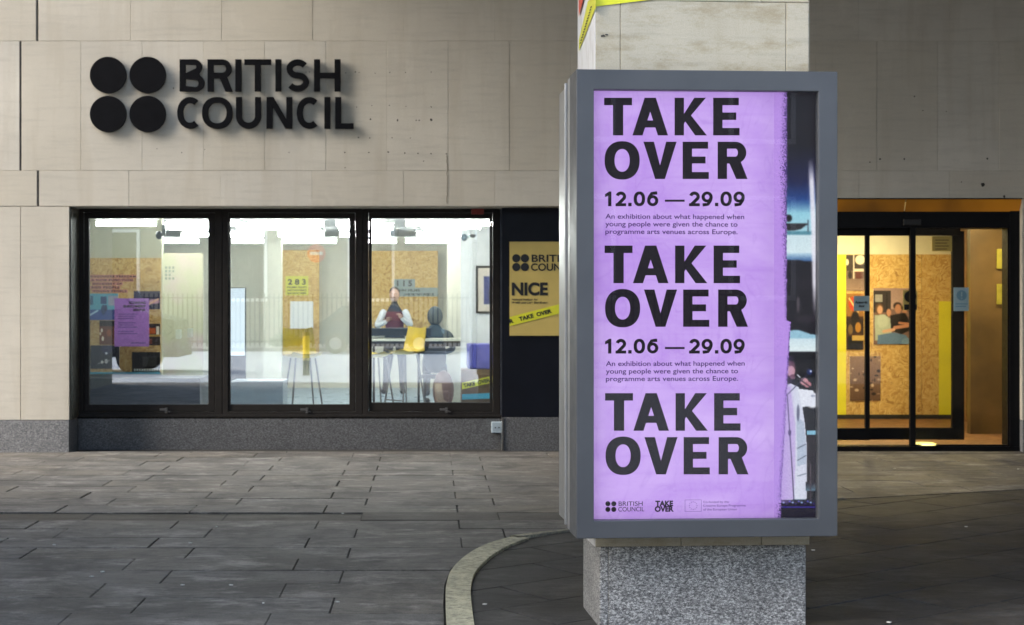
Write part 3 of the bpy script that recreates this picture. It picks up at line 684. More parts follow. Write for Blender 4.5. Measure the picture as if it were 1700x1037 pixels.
# brass fascia between lintel and door head, its warm light painted as emission
g = Geo()
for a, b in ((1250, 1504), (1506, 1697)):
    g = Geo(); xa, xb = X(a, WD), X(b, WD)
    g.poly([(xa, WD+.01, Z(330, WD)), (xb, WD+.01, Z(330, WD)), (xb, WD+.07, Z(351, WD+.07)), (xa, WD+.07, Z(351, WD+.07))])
    g.poly([(xa, WD+.02, Z(330, WD)), (xa, WD+.08, Z(351, WD)), (xb, WD+.08, Z(351, WD)), (xb, WD+.02, Z(330, WD))]); g.build('brass_glow_panel', M['brass'], en)
Geo().box(X(1250, WD), X(1697, WD), WD-.006, WD+.4, Z(330.5, WD), Z(328.6, WD)).build('head_trim', M['black_metal'], en)
Geo().box(x(1250), x(1697), DD-.01, DD+.3, Z(378, DD), Z(350, DD)).build('header', M['black_metal'], en)
Geo().box(x(1250), x(1600), DD+.09, DD+.16, Z(390, DD), Z(378, DD)).build('track_cover', M['black_metal'], en)
Geo().box(x(1250), x(1697), DD-.02, DD+.2, -.01, Z(741, DD)).build('threshold', M['black_metal'], en)
Geo().box(x(1676), x(1693), DD-.015, DD+.2, Z(744, DD), Z(350, DD)).build('jamb', M['black_metal'], en, bevel=.003)
Geo().box(x(1693), x(1697), DD+.02, DD+.2, Z(744, DD), Z(350, DD)).build('jamb', M['olive'], en)
Geo().box(x(1250), x(1262), DD-.015, DD+.2, Z(744, DD), Z(350, DD)).build('jamb', M['black_metal'], en, bevel=.003)
def leaf(a, b, st, y, bot, sr=None):
    sr = sr or st
    lf = Geo().ring(x(a), x(b), Z(bot+8, DD), Z(382, DD), st*DD/F, sr*DD/F, 20*DD/F, 7*DD/F, y, y+.045).build('door_leaf', M['black_metal'], en, bevel=.003)
    Geo().box(x(a+st)-.01, x(b-sr)+.01, y+.018, y+.026, Z(bot-10, DD)-.01, Z(389, DD)+.01).build('pane', M['door_glass'], lf)
leaf(1262, 1352, 7, DD+.10, 724); leaf(1352, 1449, 7, DD+.10, 724); leaf(1448, 1610, 2, DD+.15, 724, 20)
Geo().ring(x(1511.5), x(1676), Z(744, DD), Z(374, DD), 9*DD/F, 3*DD/F, 6*DD/F, 4*DD/F, DD, DD+.05).build('fixed_frame', M['black_metal'], en, bevel=.003)
Geo().box(x(1519), x(1674), DD+.02, DD+.026, Z(739, DD), Z(377, DD)).build('pane', M['door_glass'], en)
Geo().box(x(1498), x(1527), DD-.045, DD-.011, Z(374, DD), Z(364, DD)).build('door_sensor', M['black'], en, bevel=.006)
# stickers on the glass
st = thing('door_sign', 'pale blue sticker reading Automatic door on the left door stile', 'sign', (x(1435), DD+.09, Z(517, DD)))
Geo().box(x(1422), x(1448), DD+.094, DD+.099, Z(516, DD), Z(491, DD)).build('sticker', M['paleblue'], st)
L_(text_geo('Automatic', x(1424), Z(503.5, DD), 4*DD/F, 21*DD/F, .05, y=DD+.092), par=st); L_(text_geo('door', x(1430), Z(509.5, DD), 4*DD/F, 10*DD/F, .05, y=DD+.092), par=st)
st = thing('door_sign', 'pale blue sticker with a round exclamation mark on the right door stile', 'sign', (x(1596), DD, Z(517, DD)))
Geo().box(x(1584), x(1609), DD+.012, DD+.017, Z(516, DD), Z(477, DD)).build('sticker', M['paleblue'], st)
g = Geo(); g.poly([(X(a, DD), DD+.009, Z(b, DD)) for a, b in arc(1597, 490, 8.5, 8.5, 0, 345, 23)]); g.build('roundel', M['blue_s'], st)
g = Geo(); g.box(x(1596), x(1598), DD+.006, DD+.008, Z(492, DD), Z(484, DD)).box(x(1596), x(1598), DD+.006, DD+.008, Z(496, DD), Z(494, DD)).build('exclamation_mark', M['paleblue'], st)
g = Geo().box(x(1587), x(1607), DD+.009, DD+.011, Z(505, DD), Z(503.5, DD)).box(x(1587), x(1604), DD+.009, DD+.011, Z(509, DD), Z(507.5, DD)).build('lettering', M['blue_s'], st, kind='stuff')
st = thing('door_sign', 'yellow and black round warning sticker behind the middle door post', 'sign', (x(1517), DD+.13, Z(515, DD)))
Geo().box(x(1506), x(1530), DD+.128, DD+.132, Z(515, DD), Z(481, DD)).build('sticker', M['olive'], st)
g = Geo(); g.poly([(X(a, DD), DD+.124, Z(b, DD)) for a, b in arc(1518, 492, 10, 10, 0, 345, 23)]); g.build('roundel', M['ink'], st)
Geo().box(x(1508), x(1529), DD+.124, DD+.126, Z(514, DD), Z(505, DD)).build('caption_bar', M['ink'], st)
st = thing('door_sign', 'small yellow notice at the top of the glass near the right door stile', 'sign', (x(1570), DD+.13, Z(416, DD)))
Geo().box(x(1555), x(1588), DD+.135, DD+.14, Z(416, DD), Z(391, DD)).build('sticker', M['olive'], st)
g = Geo()
for i in range(4): g.box(x(1560), x(1583-3*(i % 2)), DD+.131, DD+.133, Z(398+i*5, DD), Z(396.6+i*5, DD))
g.build('lettering', plain('brown_ink', (.12, .07, .02), .6), st, kind='stuff')
# lobby
LB = 18.8
lb = struct('lobby')
Geo().box(1.6, 8.2, 15.0, 19.4, -.01, .012).build('lobby_floor', M['floor_door'], lb)
Geo().box(1.6, 8.2, LB+.03, LB+.2, -.01, 3.1).build('lobby_wall', M['cream'], lb)
Geo().box(1.6, 8.2, 15.05, LB+.03, 2.75, 2.9).build('lobby_ceiling', M['cream'], lb)
Geo().box(1.5, 1.6, 15.2, 19, 0, 3).build('lobby_wall', M['cream'], lb); Geo().box(8.2, 8.3, 15.2, 19, 0, 3).build('lobby_wall', M['cream'], lb)
Geo().box(X(1200, LB), X(1720, LB), LB-.01, LB+.029, .012, Z(688, LB)).build('skirting', M['black'], lb)
Geo().box(X(1611, 16.6), X(1780, 16.6), 16.6, 16.7, 0.013, 2.75).build('reflection_panel', M['bronze_reflection'], lb)  # brown panel put in for the golden reflection in the door glass
for i, (a, b) in enumerate(((1150, 1372), (1372, 1530), (1530, 1581))):
    o = Geo().box(X(a, LB)+.003, X(b, LB)-.003, LB, LB+.028, Z(688, LB), Z(422, LB)).build('osb_panel', M['osb'], None, label=['wide strand board panel behind the left door leaf carrying photos', 'strand board panel behind the middle door leaf with the seated audience photo', 'narrow strand board panel at the right of the lobby wall'][i], cat='board')
Geo().box(X(1581, LB), X(1700, LB), LB-.5, LB+.02, .012, 2.74).build('lobby_return', M['brown'], lb)
def photo(name, label, px0, px1, py0, py1, D, pic, mat='photo', cat='photo', frame=None, thick_=.012):
    t_ = thing(name, label, cat, (X((px0+px1)/2, D), D, Z(py1, D)))
    Geo().box(X(px0, D), X(px1, D), D+.002, D+thick_, Z(py1, D), Z(py0, D)).build('backing', M['fitting'], t_)
    me = pic.mesh('print', lambda u, v: (X(px0+(px1-px0)*u, D), D, Z(py0+(py1-py0)*v, D)))
    link('print', me, M[mat], t_); return t_
M['photo'] = attr_mat('photo_print', None, .4, .08)
# audience photo
p = Pic(84, 120, (120, 95, 90)); p.vgrad(0, 0, 84, 45, (150, 125, 122), (175, 150, 145)); p.rect(0, 6, 38, 52, (50, 45, 48)); p.rect(4, 14, 20, 30, (150, 150, 150)); p.rect(28, 10, 31, 60, (30, 28, 30))
p.ell(13, 44, 9, 12, (95, 70, 50)); p.ell(14, 46, 6, 9, (205, 160, 135)); p.ell(33, 52, 5, 8, (190, 140, 115)); p.ell(52, 38, 9, 8, (35, 25, 22)); p.ell(53, 44, 7, 10, (175, 125, 100)); p.ell(67, 47, 5, 8, (185, 135, 110)); p.ell(64, 42, 5, 4, (60, 45, 35))
p.poly([(2, 58), (24, 56), (36, 64), (40, 92), (30, 108), (4, 112)], (165, 178, 168)); p.ell(20, 70, 12, 14, (180, 192, 182)); p.poly([(36, 58), (68, 52), (76, 66), (78, 90), (60, 98), (38, 90)], (30, 27, 30))
p.line(46, 84, 74, 80, 7, (185, 130, 105)); p.line(56, 74, 78, 76, 5, (180, 125, 100)); p.line(22, 92, 44, 88, 6, (210, 165, 140))
p.poly([(10, 100), (44, 94), (70, 100), (83, 118), (84, 120), (8, 120)], (90, 120, 160)); p.ell(72, 114, 12, 8, (110, 140, 175)); p.rect(78, 60, 84, 90, (60, 35, 38)); p.blur(1); p.grain(4)
photo('audience_photo', 'photo of two people seated in an audience on strand board behind the doors', 1450, 1514, 478, 571, LB-.012, p)
p = Pic(70, 90, (95, 72, 62)); p.rect(0, 0, 70, 55, (60, 50, 48)); p.rect(0, 40, 70, 90, (105, 88, 80)); p.rect(26, 0, 30, 60, (200, 190, 180)); p.ell(48, 12, 16, 12, (235, 225, 200)); p.rect(30, 35, 60, 42, (210, 200, 185)); p.rect(34, 42, 56, 62, (90, 50, 45)); p.ell(6, 18, 6, 8, (220, 210, 190)); p.ell(16, 50, 6, 10, (40, 30, 30)); p.vgrad(0, 60, 70, 90, (120, 100, 92), (150, 125, 112)); p.grain(6); p.blur(1)
photo('room_photo', 'photo of a dim interior with lamps, topmost left on the strand board', 1403, 1439, 423, 482, LB-.012, p)
p = Pic(60, 110, (70, 45, 30)); p.rect(0, 0, 60, 45, (150, 105, 50)); p.ell(24, 20, 16, 14, (190, 70, 45)); p.line(10, 10, 40, 36, 4, (230, 200, 140)); p.ell(30, 52, 14, 18, (25, 20, 22)); p.rect(0, 50, 60, 78, (40, 32, 30), .7); p.ell(40, 66, 10, 10, (170, 120, 45)); p.ell(14, 70, 8, 10, (120, 95, 60)); p.rect(6, 84, 56, 110, (25, 22, 24)); p.rect(20, 82, 60, 92, (190, 160, 90)); p.grain(8); p.blur(1)
photo('workshop_photo', 'dark cluttered photo of tools below the interior photo on the lobby board', 1405, 1434, 487, 580, LB-.012, p)
p = Pic(70, 100, (120, 92, 72)); p.vgrad(0, 0, 70, 100, (135, 108, 88), (95, 72, 58)); 
for _ in range(26): p.ell(random.random()*70, random.random()*100, random.uniform(1, 5), random.uniform(1, 4), random.choice([(60, 45, 40), (160, 135, 115), (40, 32, 30), (190, 170, 150)]))
p.grain(6); p.blur(1)
photo('speckled_photo', 'brown speckled aerial photo lowest on the strand board behind the doors', 1411, 1462, 591, 665, LB-.012, p)
for a, b, lab in ((1330, 1404, 'wide acid yellow vertical banner behind the left door leaf'), (1558, 1579, 'narrow acid yellow strip at the right edge of the lobby board')):
    Geo().box(X(a, LB), X(b, LB), LB-.016, LB-.012, Z(688, LB), Z(422 if a < 1400 else 500, LB)).build('yellow_banner', plain('acid_yellow_paper', (.72, .70, .03), .5, var=.1, scale=2), None, label=lab, cat='banner')
for py0, py1, px0, px1, lab in ((413, 446, 1655, 1674, 'upper yellow poster at the right end of the entrance glazing'), (471, 505, 1655, 1674, 'lower yellow poster at the right end of the entrance glazing')):
    D_ = 16.57; Geo().box(X(px0, D_), X(px1, D_), D_, D_+.008, Z(py1, D_), Z(py0, D_)).build('yellow_poster', plain('dull_yellow_paper', (.22, .20, .02), .6), None, label=lab, cat='poster')
for lx, ly, lab in ((4.4, 16.0, 'left warm round downlight in the lobby ceiling'), (6.25, 15.75, 'right warm round downlight added out of view to light the brown panel'), (5.3, 17.7, 'rear warm round downlight in the lobby ceiling')):  # right lamp is added out of view to light the brown panel
    t_ = thing('downlight', lab, 'ceiling light', (lx, ly, 2.70), group='lobby downlights')
    Geo().cyl((lx, ly, 2.70), (lx, ly, 2.75), .10, n=20).build('rim', M['fitting'], t_); Geo().cyl((lx, ly, 2.692), (lx, ly, 2.70), .08, n=20).build('lens', M['warm_lamp'], t_)
t_ = thing('floor_glow', 'bright yellow oval glow added as the light spot just inside the door threshold', 'added light spot', (x(1541), DD+.10, Z(741, DD)))  # glowing disc added in place of the golden light spot on the floor
Geo().cyl((x(1541), DD+.10, Z(741, DD)), (x(1541), DD+.10, Z(741, DD)+.012), .15, n=24).build('rim', M['black_metal'], t_)  # rim of the added light spot
Geo().cyl((x(1541), DD+.10, Z(741, DD)+.012), (x(1541), DD+.10, Z(741, DD)+.03), .13, .09, n=24).build('lens', glow('yellow_spot_glow', lit(255, 240, 110), 1.6), t_)  # glowing disc of the added light spot

# ================================================================ OFFICE BEHIND THE WINDOWS
rm = struct('office_room')
BW = 26.0
Geo().box(-9, .0+1.45, 15.2, BW+.2, -.05, 0).build('office_floor', M['floor_in'], rm)
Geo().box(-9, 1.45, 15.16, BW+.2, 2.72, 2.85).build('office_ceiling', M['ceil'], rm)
Geo().box(-9, 1.45, BW, BW+.15, 0, 2.72).build('office_wall', M['cream'], rm)
Geo().box(1.30, 1.45, 15.2, BW, 0, 2.72).build('office_wall', M['white_wall'], rm)
Geo().box(-9.15, -9, 15.2, BW, 0, 2.72).build('office_wall', M['cream'], rm)
D1 = 19.0
Geo().box(X(60, D1), X(268, D1), D1+.03, D1+.15, 0, 2.72).build('office_partition', plain('greenish_cream_paint', (.50, .49, .36), .7, var=.04), rm)
Geo().box(X(742, 22), X(768, 22), 22, 22.25, 0, 2.72).build('office_column', M['cream'], rm)
Geo().box(X(437, 23), X(467, 23), 23, 23.2, 0, 2.72).build('office_column', M['cream'], rm)
# strip lights hung in rows
n_l = 0
rows = [(17.4, 2.47, [(158, 262), (275, 400), (410, 540), (556, 640), (672, 860)]), (19.2, 2.52, [(264, 352), (392, 534), (560, 655), (700, 800)]), (21.2, 2.52, [(300, 350), (372, 440), (460, 540), (562, 650), (690, 788)]), (23.4, 2.52, [(270, 332), (384, 450), (455, 560), (600, 660), (672, 766)])]
wn = ['first', 'second', 'third', 'fourth', 'fifth', 'sixth']
for ri, (D_, z_, segs) in enumerate(rows):
    for si, (a, b) in enumerate(segs):
        cx = (X(a, D_)+X(b, D_))/2
        t_ = thing('strip_light', '%s glowing strip light from the left in the %s row back from the windows' % (wn[si], wn[ri]), 'strip light', (cx, D_, 2.72), group='strip lights hung from the office ceiling')
        Geo().box(X(a, D_), X(b, D_), D_-.045, D_+.045, z_+.05, z_+.08).build('housing', M['fitting'], t_)
        Geo().cyl((X(a, D_)+.02, D_-.02, z_), (X(b, D_)-.02, D_-.02, z_), .026, n=10).build('tube', M['tube'], t_)
        for o_ in (-.3, .3): Geo().cyl((cx+o_, D_, z_+.085), (cx+o_, D_, 2.72), .006, n=6).build('hanger', M['handle'], t_)
# board wall in the first window
Geo().box(X(130, D1), X(267, D1), D1, D1+.028, Z(620, D1), Z(428, D1)).build('osb_panel', M['osb'], None, label='strand board display panel with photos behind the first window', cat='board')
Geo().box(X(120, D1), X(350, D1), D1-.9, D1-.02, 0, Z(622, D1)).build('display_bench', plain('ink_blue_laminate', (.004, .006, .011), .4, var=.15), None, bevel=.01, label='dark low bench under the strand board and pale banner behind the first window', cat='bench')
Geo().box(X(150, D1-.03), X(266, D1-.03), D1-.04, D1-.03, Z(620.5, D1), Z(617, D1)).build('cyan_tape', M['tape_c'], None, label='thin cyan tape along the foot of the strand board in the first window', cat='tape')
tt = thing('text_panel', 'five salmon strips of spaced black lettering on strand board in the first window', 'text panel', (X(190, D1), D1-.01, Z(485, D1)))
for i, (s_, a, b) in enumerate((('ENGINEERS PERFORM', 150, 227), ('A NON FUNCTION', 150, 222), ('DISCOVERY OF', 153, 204), ('AND PEOPLE', 150, 200), ('YOUNG PEOPLE', 153, 212))):
    y0 = 456+i*6.1
    Geo().box(X(a, D1), X(b, D1), D1-.012, D1-.004, Z(y0+5.2, D1), Z(y0, D1)).build('paper_strip', M['pinkpap'], tt)
    L_(text_geo(s_, X(a+1.5, D1), Z(y0+4.3, D1), 3.3*D1/F, (b-a-3)*D1/F, .04, space=1.3, y=D1-.014), par=tt)
t_ = thing('purple_poster', 'purple text poster standing in front of the strand board in the first window', 'poster', (X(218, 18.4), 18.4, Z(576, 18.4)))
Dp = 18.6
Geo().box(X(190, Dp), X(247, Dp), Dp, Dp+.02, Z(575, Dp), Z(495, Dp)).build('sheet', M['purple_pap'], t_)
for i, (s_, a) in enumerate((('SCHARAG', 214), ('ENRICHMENT', 205), ('SERBIA', 221))): L_(text_geo(s_, X(a, Dp), Z(504+i*6, Dp), 3.8*Dp/F, (242-a)*Dp/F, .05, y=Dp-.003), par=t_)
g = Geo()
for i in range(10):
    if i in (3, 7): continue
    g.box(X(196, Dp), X(228-3*(i % 3), Dp), Dp-.003, Dp-.002, Z(522+i*3.6, Dp), Z(520.4+i*3.6, Dp))
g.box(X(218, Dp), X(242, Dp), Dp-.003, Dp-.002, Z(570, Dp), Z(568, Dp)).build('text_block', plain('faint_purple_ink', (.15, .07, .26), .7), t_)
Dq = D1-.012
p = Pic(70, 66, (95, 165, 180)); p.rect(0, 40, 70, 66, (60, 80, 140)); p.rect(0, 6, 10, 28, (60, 90, 120)); p.rect(28, 8, 42, 26, (50, 70, 120)); p.rect(46, 6, 70, 30, (160, 160, 175)); p.ell(34, 40, 6, 12, (40, 60, 100)); p.ell(40, 36, 3, 8, (30, 40, 80)); p.line(0, 54, 20, 42, 4, (190, 215, 225)); p.blur(1); p.grain(4)
photo('gallery_photo', 'turquoise photo of a gallery room at the left edge of the first window', 148, 196, 487, 531, Dq, p)
p = Pic(66, 46, (35, 28, 60)); p.ell(50, 26, 14, 6, (190, 140, 160)); p.line(34, 34, 60, 20, 5, (230, 180, 150)); p.ell(30, 34, 6, 5, (200, 190, 200)); p.blur(1); p.grain(5)
photo('dark_photo', 'dark violet photo with pale hands above the purple poster edge', 222, 266, 483, 513, Dq, p)
p = Pic(66, 60, (110, 55, 28)); p.rect(0, 0, 66, 14, (30, 22, 20)); p.ell(10, 24, 4, 5, (250, 240, 210)); p.ell(14, 44, 5, 6, (245, 235, 205)); p.ell(4, 32, 4, 4, (230, 215, 180)); p.ell(40, 30, 10, 9, (160, 80, 30)); p.grain(6); p.blur(1)
photo('lamp_photo', 'brown photo with white globe lamps left of the purple poster', 165, 191, 532, 572, Dq, p)
p = Pic(40, 60, (50, 35, 28)); p.rect(0, 12, 24, 28, (205, 95, 25)); p.rect(26, 8, 36, 30, (235, 225, 200)); p.rect(0, 30, 40, 36, (190, 150, 70)); p.rect(2, 42, 12, 56, (120, 50, 30)); p.grain(6); p.blur(1)
photo('orange_photo', 'small photo with an orange object right of the purple poster', 247, 266, 537, 573, Dq, p)
p = Pic(70, 60, (25, 30, 48)); p.ell(40, 10, 14, 14, (30, 35, 80)); p.ell(38, 20, 3, 3, (240, 240, 240)); p.ell(38, 40, 4, 6, (220, 215, 205)); p.line(18, 46, 46, 38, 2, (190, 180, 170)); p.ell(28, 42, 3, 4, (240, 235, 220)); p.grain(4); p.blur(1)
photo('night_photo', 'dark blue stage photo at the lower left of the first window', 150, 198, 573, 612, Dq, p)
p = Pic(80, 60, (18, 18, 22)); p.rect(30, 14, 70, 44, (60, 60, 62)); 
for i in range(11): p.ell(8+i*7, 53, 2.4, 4, (230, 230, 225))
p.grain(3); p.blur(1)
photo('screening_photo', 'black photo with a row of white dots at the lower right of the strand board', 219, 266, 584, 617, Dq, p)
D2 = 18.2
t_ = thing('tall_banner', 'tall pale yellow and pink banner at the right of the first window', 'banner', (X(308, D2), D2, Z(623, D2)))
Geo().box(X(270, D2), X(337, D2), D2, D2+.02, Z(623, D2), Z(420, D2)).build('sheet', M['banner'], t_)
g = Geo()
for r in range(4):
    for c_ in range(3):
        if (r, c_) != (2, 2): g.box(X(274+c_*6, D2), X(277.5+c_*6, D2), D2-.004, D2-.002, Z(446+r*6, D2), Z(442+r*6, D2))
g.build('lettering', plain('grey_green_ink', (.26, .30, .24), .7), t_)
Geo().box(X(340, D2), X(352, D2), D2+.3, D2+.34, .3, 2.5).build('white_blind', M['white_wall'], None, label='narrow white vertical blind at the right edge of the first window', cat='blind')
# security cameras
for px, py, D_, lab in ((264, 390, 17.0, 'dark security camera hanging at the top of the first window'), (771, 394, 19.6, 'dark blue security camera hanging below the dome in the third window')):
    t_ = thing('security_camera', lab, 'security camera', (X(px, D_), D_, Z(py-8, D_)))
    Geo().ball((X(px, D_), D_, Z(py, D_)), .042, .06, .05).build('camera_body', plain('camera_blue_black', (.02, .04, .055), .4), t_, smooth=True)
    Geo().box(X(px+8, D_)-.02, X(px+8, D_)+.02, D_-.02, D_+.02, Z(py, D_), Z(py, D_)+.12).box(X(px, D_), X(px+8, D_), D_-.012, D_+.012, Z(py, D_)-.01, Z(py, D_)+.02).build('bracket', M['greyplate'], t_)
t_ = thing('security_camera', 'white dome security camera at the top right of the third window', 'security camera', (X(784, 19), 19, Z(390, 19)))
Geo().cyl((X(785, 19), 19, Z(389, 19)), (X(785, 19), 19, Z(379, 19)), .06, .085, n=16).build('camera_body', M['fitting'], t_); Geo().ball((X(785, 19), 19, Z(389, 19)), .045).build('dome', M['black'], t_, smooth=True)
# white display
t_ = thing('display_totem', 'tall glowing white display panel at the left of the middle window', 'display', (X(393, 17), 17, 0))
Geo().box(X(381, 17), X(406, 17), 17, 17.03, Z(590, 17), Z(478, 17)).build('screen', M['screen'], t_); Geo().box(X(380, 17), X(407, 17), 17.031, 17.09, .02, Z(477, 17)).build('casing', M['black'], t_)
# boards with numbers at the back
D3 = 25.4
Geo().box(X(468, D3), X(530, D3), D3, D3+.03, Z(590, D3), Z(415, D3)).build('osb_panel', M['osb'], None, label='strand board panel behind the number 283 in the middle window', cat='board')
t_ = thing('number_label', 'lime label reading 283 on strand board in the middle window', 'label', (X(493, D3), D3-.01, Z(490, D3)))
Geo().box(X(474, D3), X(512, D3), D3-.012, D3-.004, Z(490, D3), Z(458, D3)).build('plate', M['lime'], t_)
L_(text_geo('2 8 3', X(478, D3), Z(472, D3), 8.5*D3/F, 30*D3/F, .04, y=D3-.016), par=t_)
for i in range(3): L_(text_geo(['FILMS AND', 'ARTWORKS', 'SHOWN HERE'][i], X(477, D3), Z(478+i*5, D3), 3*D3/F, 32*D3/F, .03, y=D3-.016), par=t_)
Geo().box(X(482, D3), X(520, D3), D3-.012, D3-.004, Z(545, D3), Z(500, D3)).build('notice_sheet', M['white_wall'], None, label='white notice sheet below the 283 label', cat='notice')
D4 = 25.5
Geo().box(X(600, D4), X(727, D4), D4, D4+.03, Z(545, D4), Z(416, D4)).build('osb_panel', M['osb'], None, label='broad strand board panel behind the number 115 in the third window', cat='board')
t_ = thing('number_label', 'grey label reading 115 on strand board in the third window', 'label', (X(670, D4), D4-.01, Z(490, D4)))
Geo().box(X(654, D4), X(689, D4), D4-.012, D4-.004, Z(477, D4), Z(463, D4)).box(X(660, D4), X(727, D4), D4-.011, D4-.005, Z(492, D4), Z(477.2, D4)).build('plate', M['greyplate'], t_)
L_(text_geo('1 1 5', X(659, D4), Z(474.5, D4), 8.8*D4/F, 25*D4/F, .04, y=D4-.016), par=t_); L_(text_geo('HH FILMS', X(663, D4), Z(483.5, D4), 3.6*D4/F, 34*D4/F, .04, y=D4-.016), par=t_); L_(text_geo('WORTHY REELS', X(672, D4), Z(490, D4), 3.4*D4/F, 48*D4/F, .03, y=D4-.016), par=t_)
# framed picture
p = Pic(40, 70, (215, 205, 190)); p.rect(12, 14, 40, 58, (60, 70, 120)); p.ell(28, 42, 8, 14, (35, 40, 70)); p.ell(28, 28, 5, 6, (60, 50, 60)); p.blur(1)
D5 = 20.5
t_ = thing('framed_picture', 'black framed picture with pale mount at the right of the third window', 'picture', (X(806, D5), D5, Z(520, D5)))
me = p.mesh('print', lambda u, v: (X(793+34*u, D5), D5-.012, Z(444+73*v, D5))); link('print', me, M['photo'], t_)
Geo().ring(X(790, D5), X(830, D5), Z(520, D5), Z(441, D5), .03, .03, .03, .03, D5-.03, D5).build('frame', M['black'], t_)
Geo().box(X(765, D5), X(850, D5), D5+.001, D5+.12, 0, 2.72).build('office_wall', M['white_wall'], rm)
# bench with blue cushion and tape
D6 = 18.6
t_ = thing('bench', 'violet blue upholstered bench on a brown base at the right of the third window', 'bench', (X(800, D6), D6+.3, 0))
Geo().box(X(776, D6), X(850, D6), D6, D6+.5, Z(612, D6), Z(571, D6)).build('cushion', M['blue'], t_, bevel=.02); Geo().box(X(766, D6), X(850, D6), D6+.02, D6+.5, .0, Z(613, D6)).build('base', M['brown'], t_)
t_ = thing('tape_strip', 'yellow TAKE OVER tape stretched across the bench base in the third window', 'tape', (X(790, D6), D6-.02, Z(648, D6)))
g = Geo(); g.poly([(X(a, D6), D6-.01, Z(b, D6)) for a, b in ((767, 646), (820, 634), (820, 623), (767, 635))]); g.build('band', M['tape_y'], t_)
L_(text_geo('TAKE  OVER', X(770, D6), Z(643, D6), 6*D6/F, 45*D6/F, .05, y=D6-.014, tilt=radians(12.6)), par=t_)
g = Geo(); g.poly([(X(a, D6), D6-.01, Z(b, D6)) for a, b in ((767, 663), (820, 661), (820, 652), (767, 654))]); g.build('cyan_tape', M['tape_c'], None, label='cyan tape across the bench base below the yellow tape', cat='tape')
# counter
D7 = 20.6
t_ = thing('high_counter', 'long dark counter with a pale edge behind the yellow chairs in the third window', 'counter', (X(690, D7), D7+.3, 0))
Geo().box(X(612, D7), X(776, D7), D7, D7+.6, Z(566, D7), Z(562, D7)).build('top', M['cream'], t_); Geo().box(X(612, D7), X(715, D7), D7+.03, D7+.56, Z(561, D7)+.03, Z(545, D7)).build('shelf_box', M['black'], t_)
Geo().box(X(616, D7), X(772, D7), D7+.05, D7+.55, Z(575, D7), Z(566.5, D7)).build('apron', M['dk_wood'], t_)
for a in (618, 693, 768): Geo().box(X(a, D7), X(a+4, D7), D7+.1, D7+.14, 0, Z(575, D7)).build('leg', M['black_metal'], t_)
def chair(px, D_, rot, label):
    t_ = thing('yellow_chair', label, 'chair', (X(px, D_), D_, 0), rot or .001, group='yellow shell chairs in the office')
    g = Geo(); sh = []
    prof = [(-.20, .92), (-.10, .885), (.04, .88), (.14, .90), (.19, .98), (.22, 1.10), (.235, 1.2)]
    for i, (yy, zz) in enumerate(prof):
        hw = .21-.03*abs(i-3)/3
        sh.append([(hw*u, yy-.04*(u*u)*(i > 3), zz+.03*u*u) for u in (-1, -.6, -.2, .2, .6, 1)])
    for lay, off in ((0, 0), (1, -.014)):
        k0 = len(g.v)
        for r_ in sh: g.v += [(a, b+(.010 if lay else 0), c+off) for a, b, c in r_]
        for i in range(len(sh)-1):
            for j in range(5):
                f_ = (k0+i*6+j, k0+i*6+j+1, k0+(i+1)*6+j+1, k0+(i+1)*6+j); g.f.append(f_ if lay == 0 else f_[::-1])
    link('shell', g.mesh('shell', True), M['yellow'], t_)
    for sx in (-1, 1):
        for sy in (-1, 1): link('leg', Geo().cyl((sx*.12, sy*.10, .87), (sx*.22, sy*.2, 0), .012, .010, 8).mesh('leg'), M['handle'], t_)
    link('footrest', Geo().cyl((-.19, -.17, .3), (.19, -.17, .3), .009, n=8).mesh('footrest'), M['handle'], t_); return t_
chair(622, 17.2, 1.2, 'yellow shell high chair cut off by the left edge of the third window')
chair(672, 18.2, -.9, 'yellow shell high chair nearest the standing man in the third window')
chair(503, 17.0, .4, 'yellow shell high chair standing alone in the middle window')
Geo().box(X(383, 16.2), X(470, 16.2), 16.2, 16.7, 0, Z(632, 16.2)).build('low_cabinet', plain('pale_blue_laminate', (.42, .50, .55), .35, var=.05), None, bevel=.01, label='pale blue low cabinet at the foot of the middle window', cat='cabinet')

# ---------------------------------------------------------------- people
def skin_fig(name, joints, edges, mat, parent, sub=2, head=None):
    me = bpy.data.meshes.new(name); me.from_pydata([j[0] for j in joints], edges, []); ob = bpy.data.objects.new(name, me); C.objects.link(ob)
    sk = ob.modifiers.new('skin', 'SKIN'); sk.use_smooth_shade = True
    for i, j in enumerate(joints):
        r = j[1]; r = r if isinstance(r, tuple) else (r, r); me.skin_vertices[0].data[i].radius = r
    me.skin_vertices[0].data[0].use_root = True
    ob.modifiers.new('sub', 'SUBSURF').levels = sub; ob.modifiers['sub'].render_levels = sub
    dg = bpy.context.evaluated_depsgraph_get(); me2 = bpy.data.meshes.new_from_object(ob.evaluated_get(dg)); bpy.data.objects.remove(ob); me2.name = name
    for pz in me2.polygons: pz.use_smooth = True
    me2.materials.clear(); return link(name, me2, mat, parent)
def head_geo(c, r=.105, face=-1):
    g = Geo().ball(c, r*.78, r*.92, r*1.12, 18, 12)
    g.ball((c[0], c[1]+face*r*.93, c[2]-r*.12), r*.12, r*.2, r*.2, 8, 6); 
    for s_ in (-1, 1): g.ball((c[0]+s_*r*.78, c[1], c[2]-r*.05), r*.08, r*.18, r*.24, 8, 6)
    return g
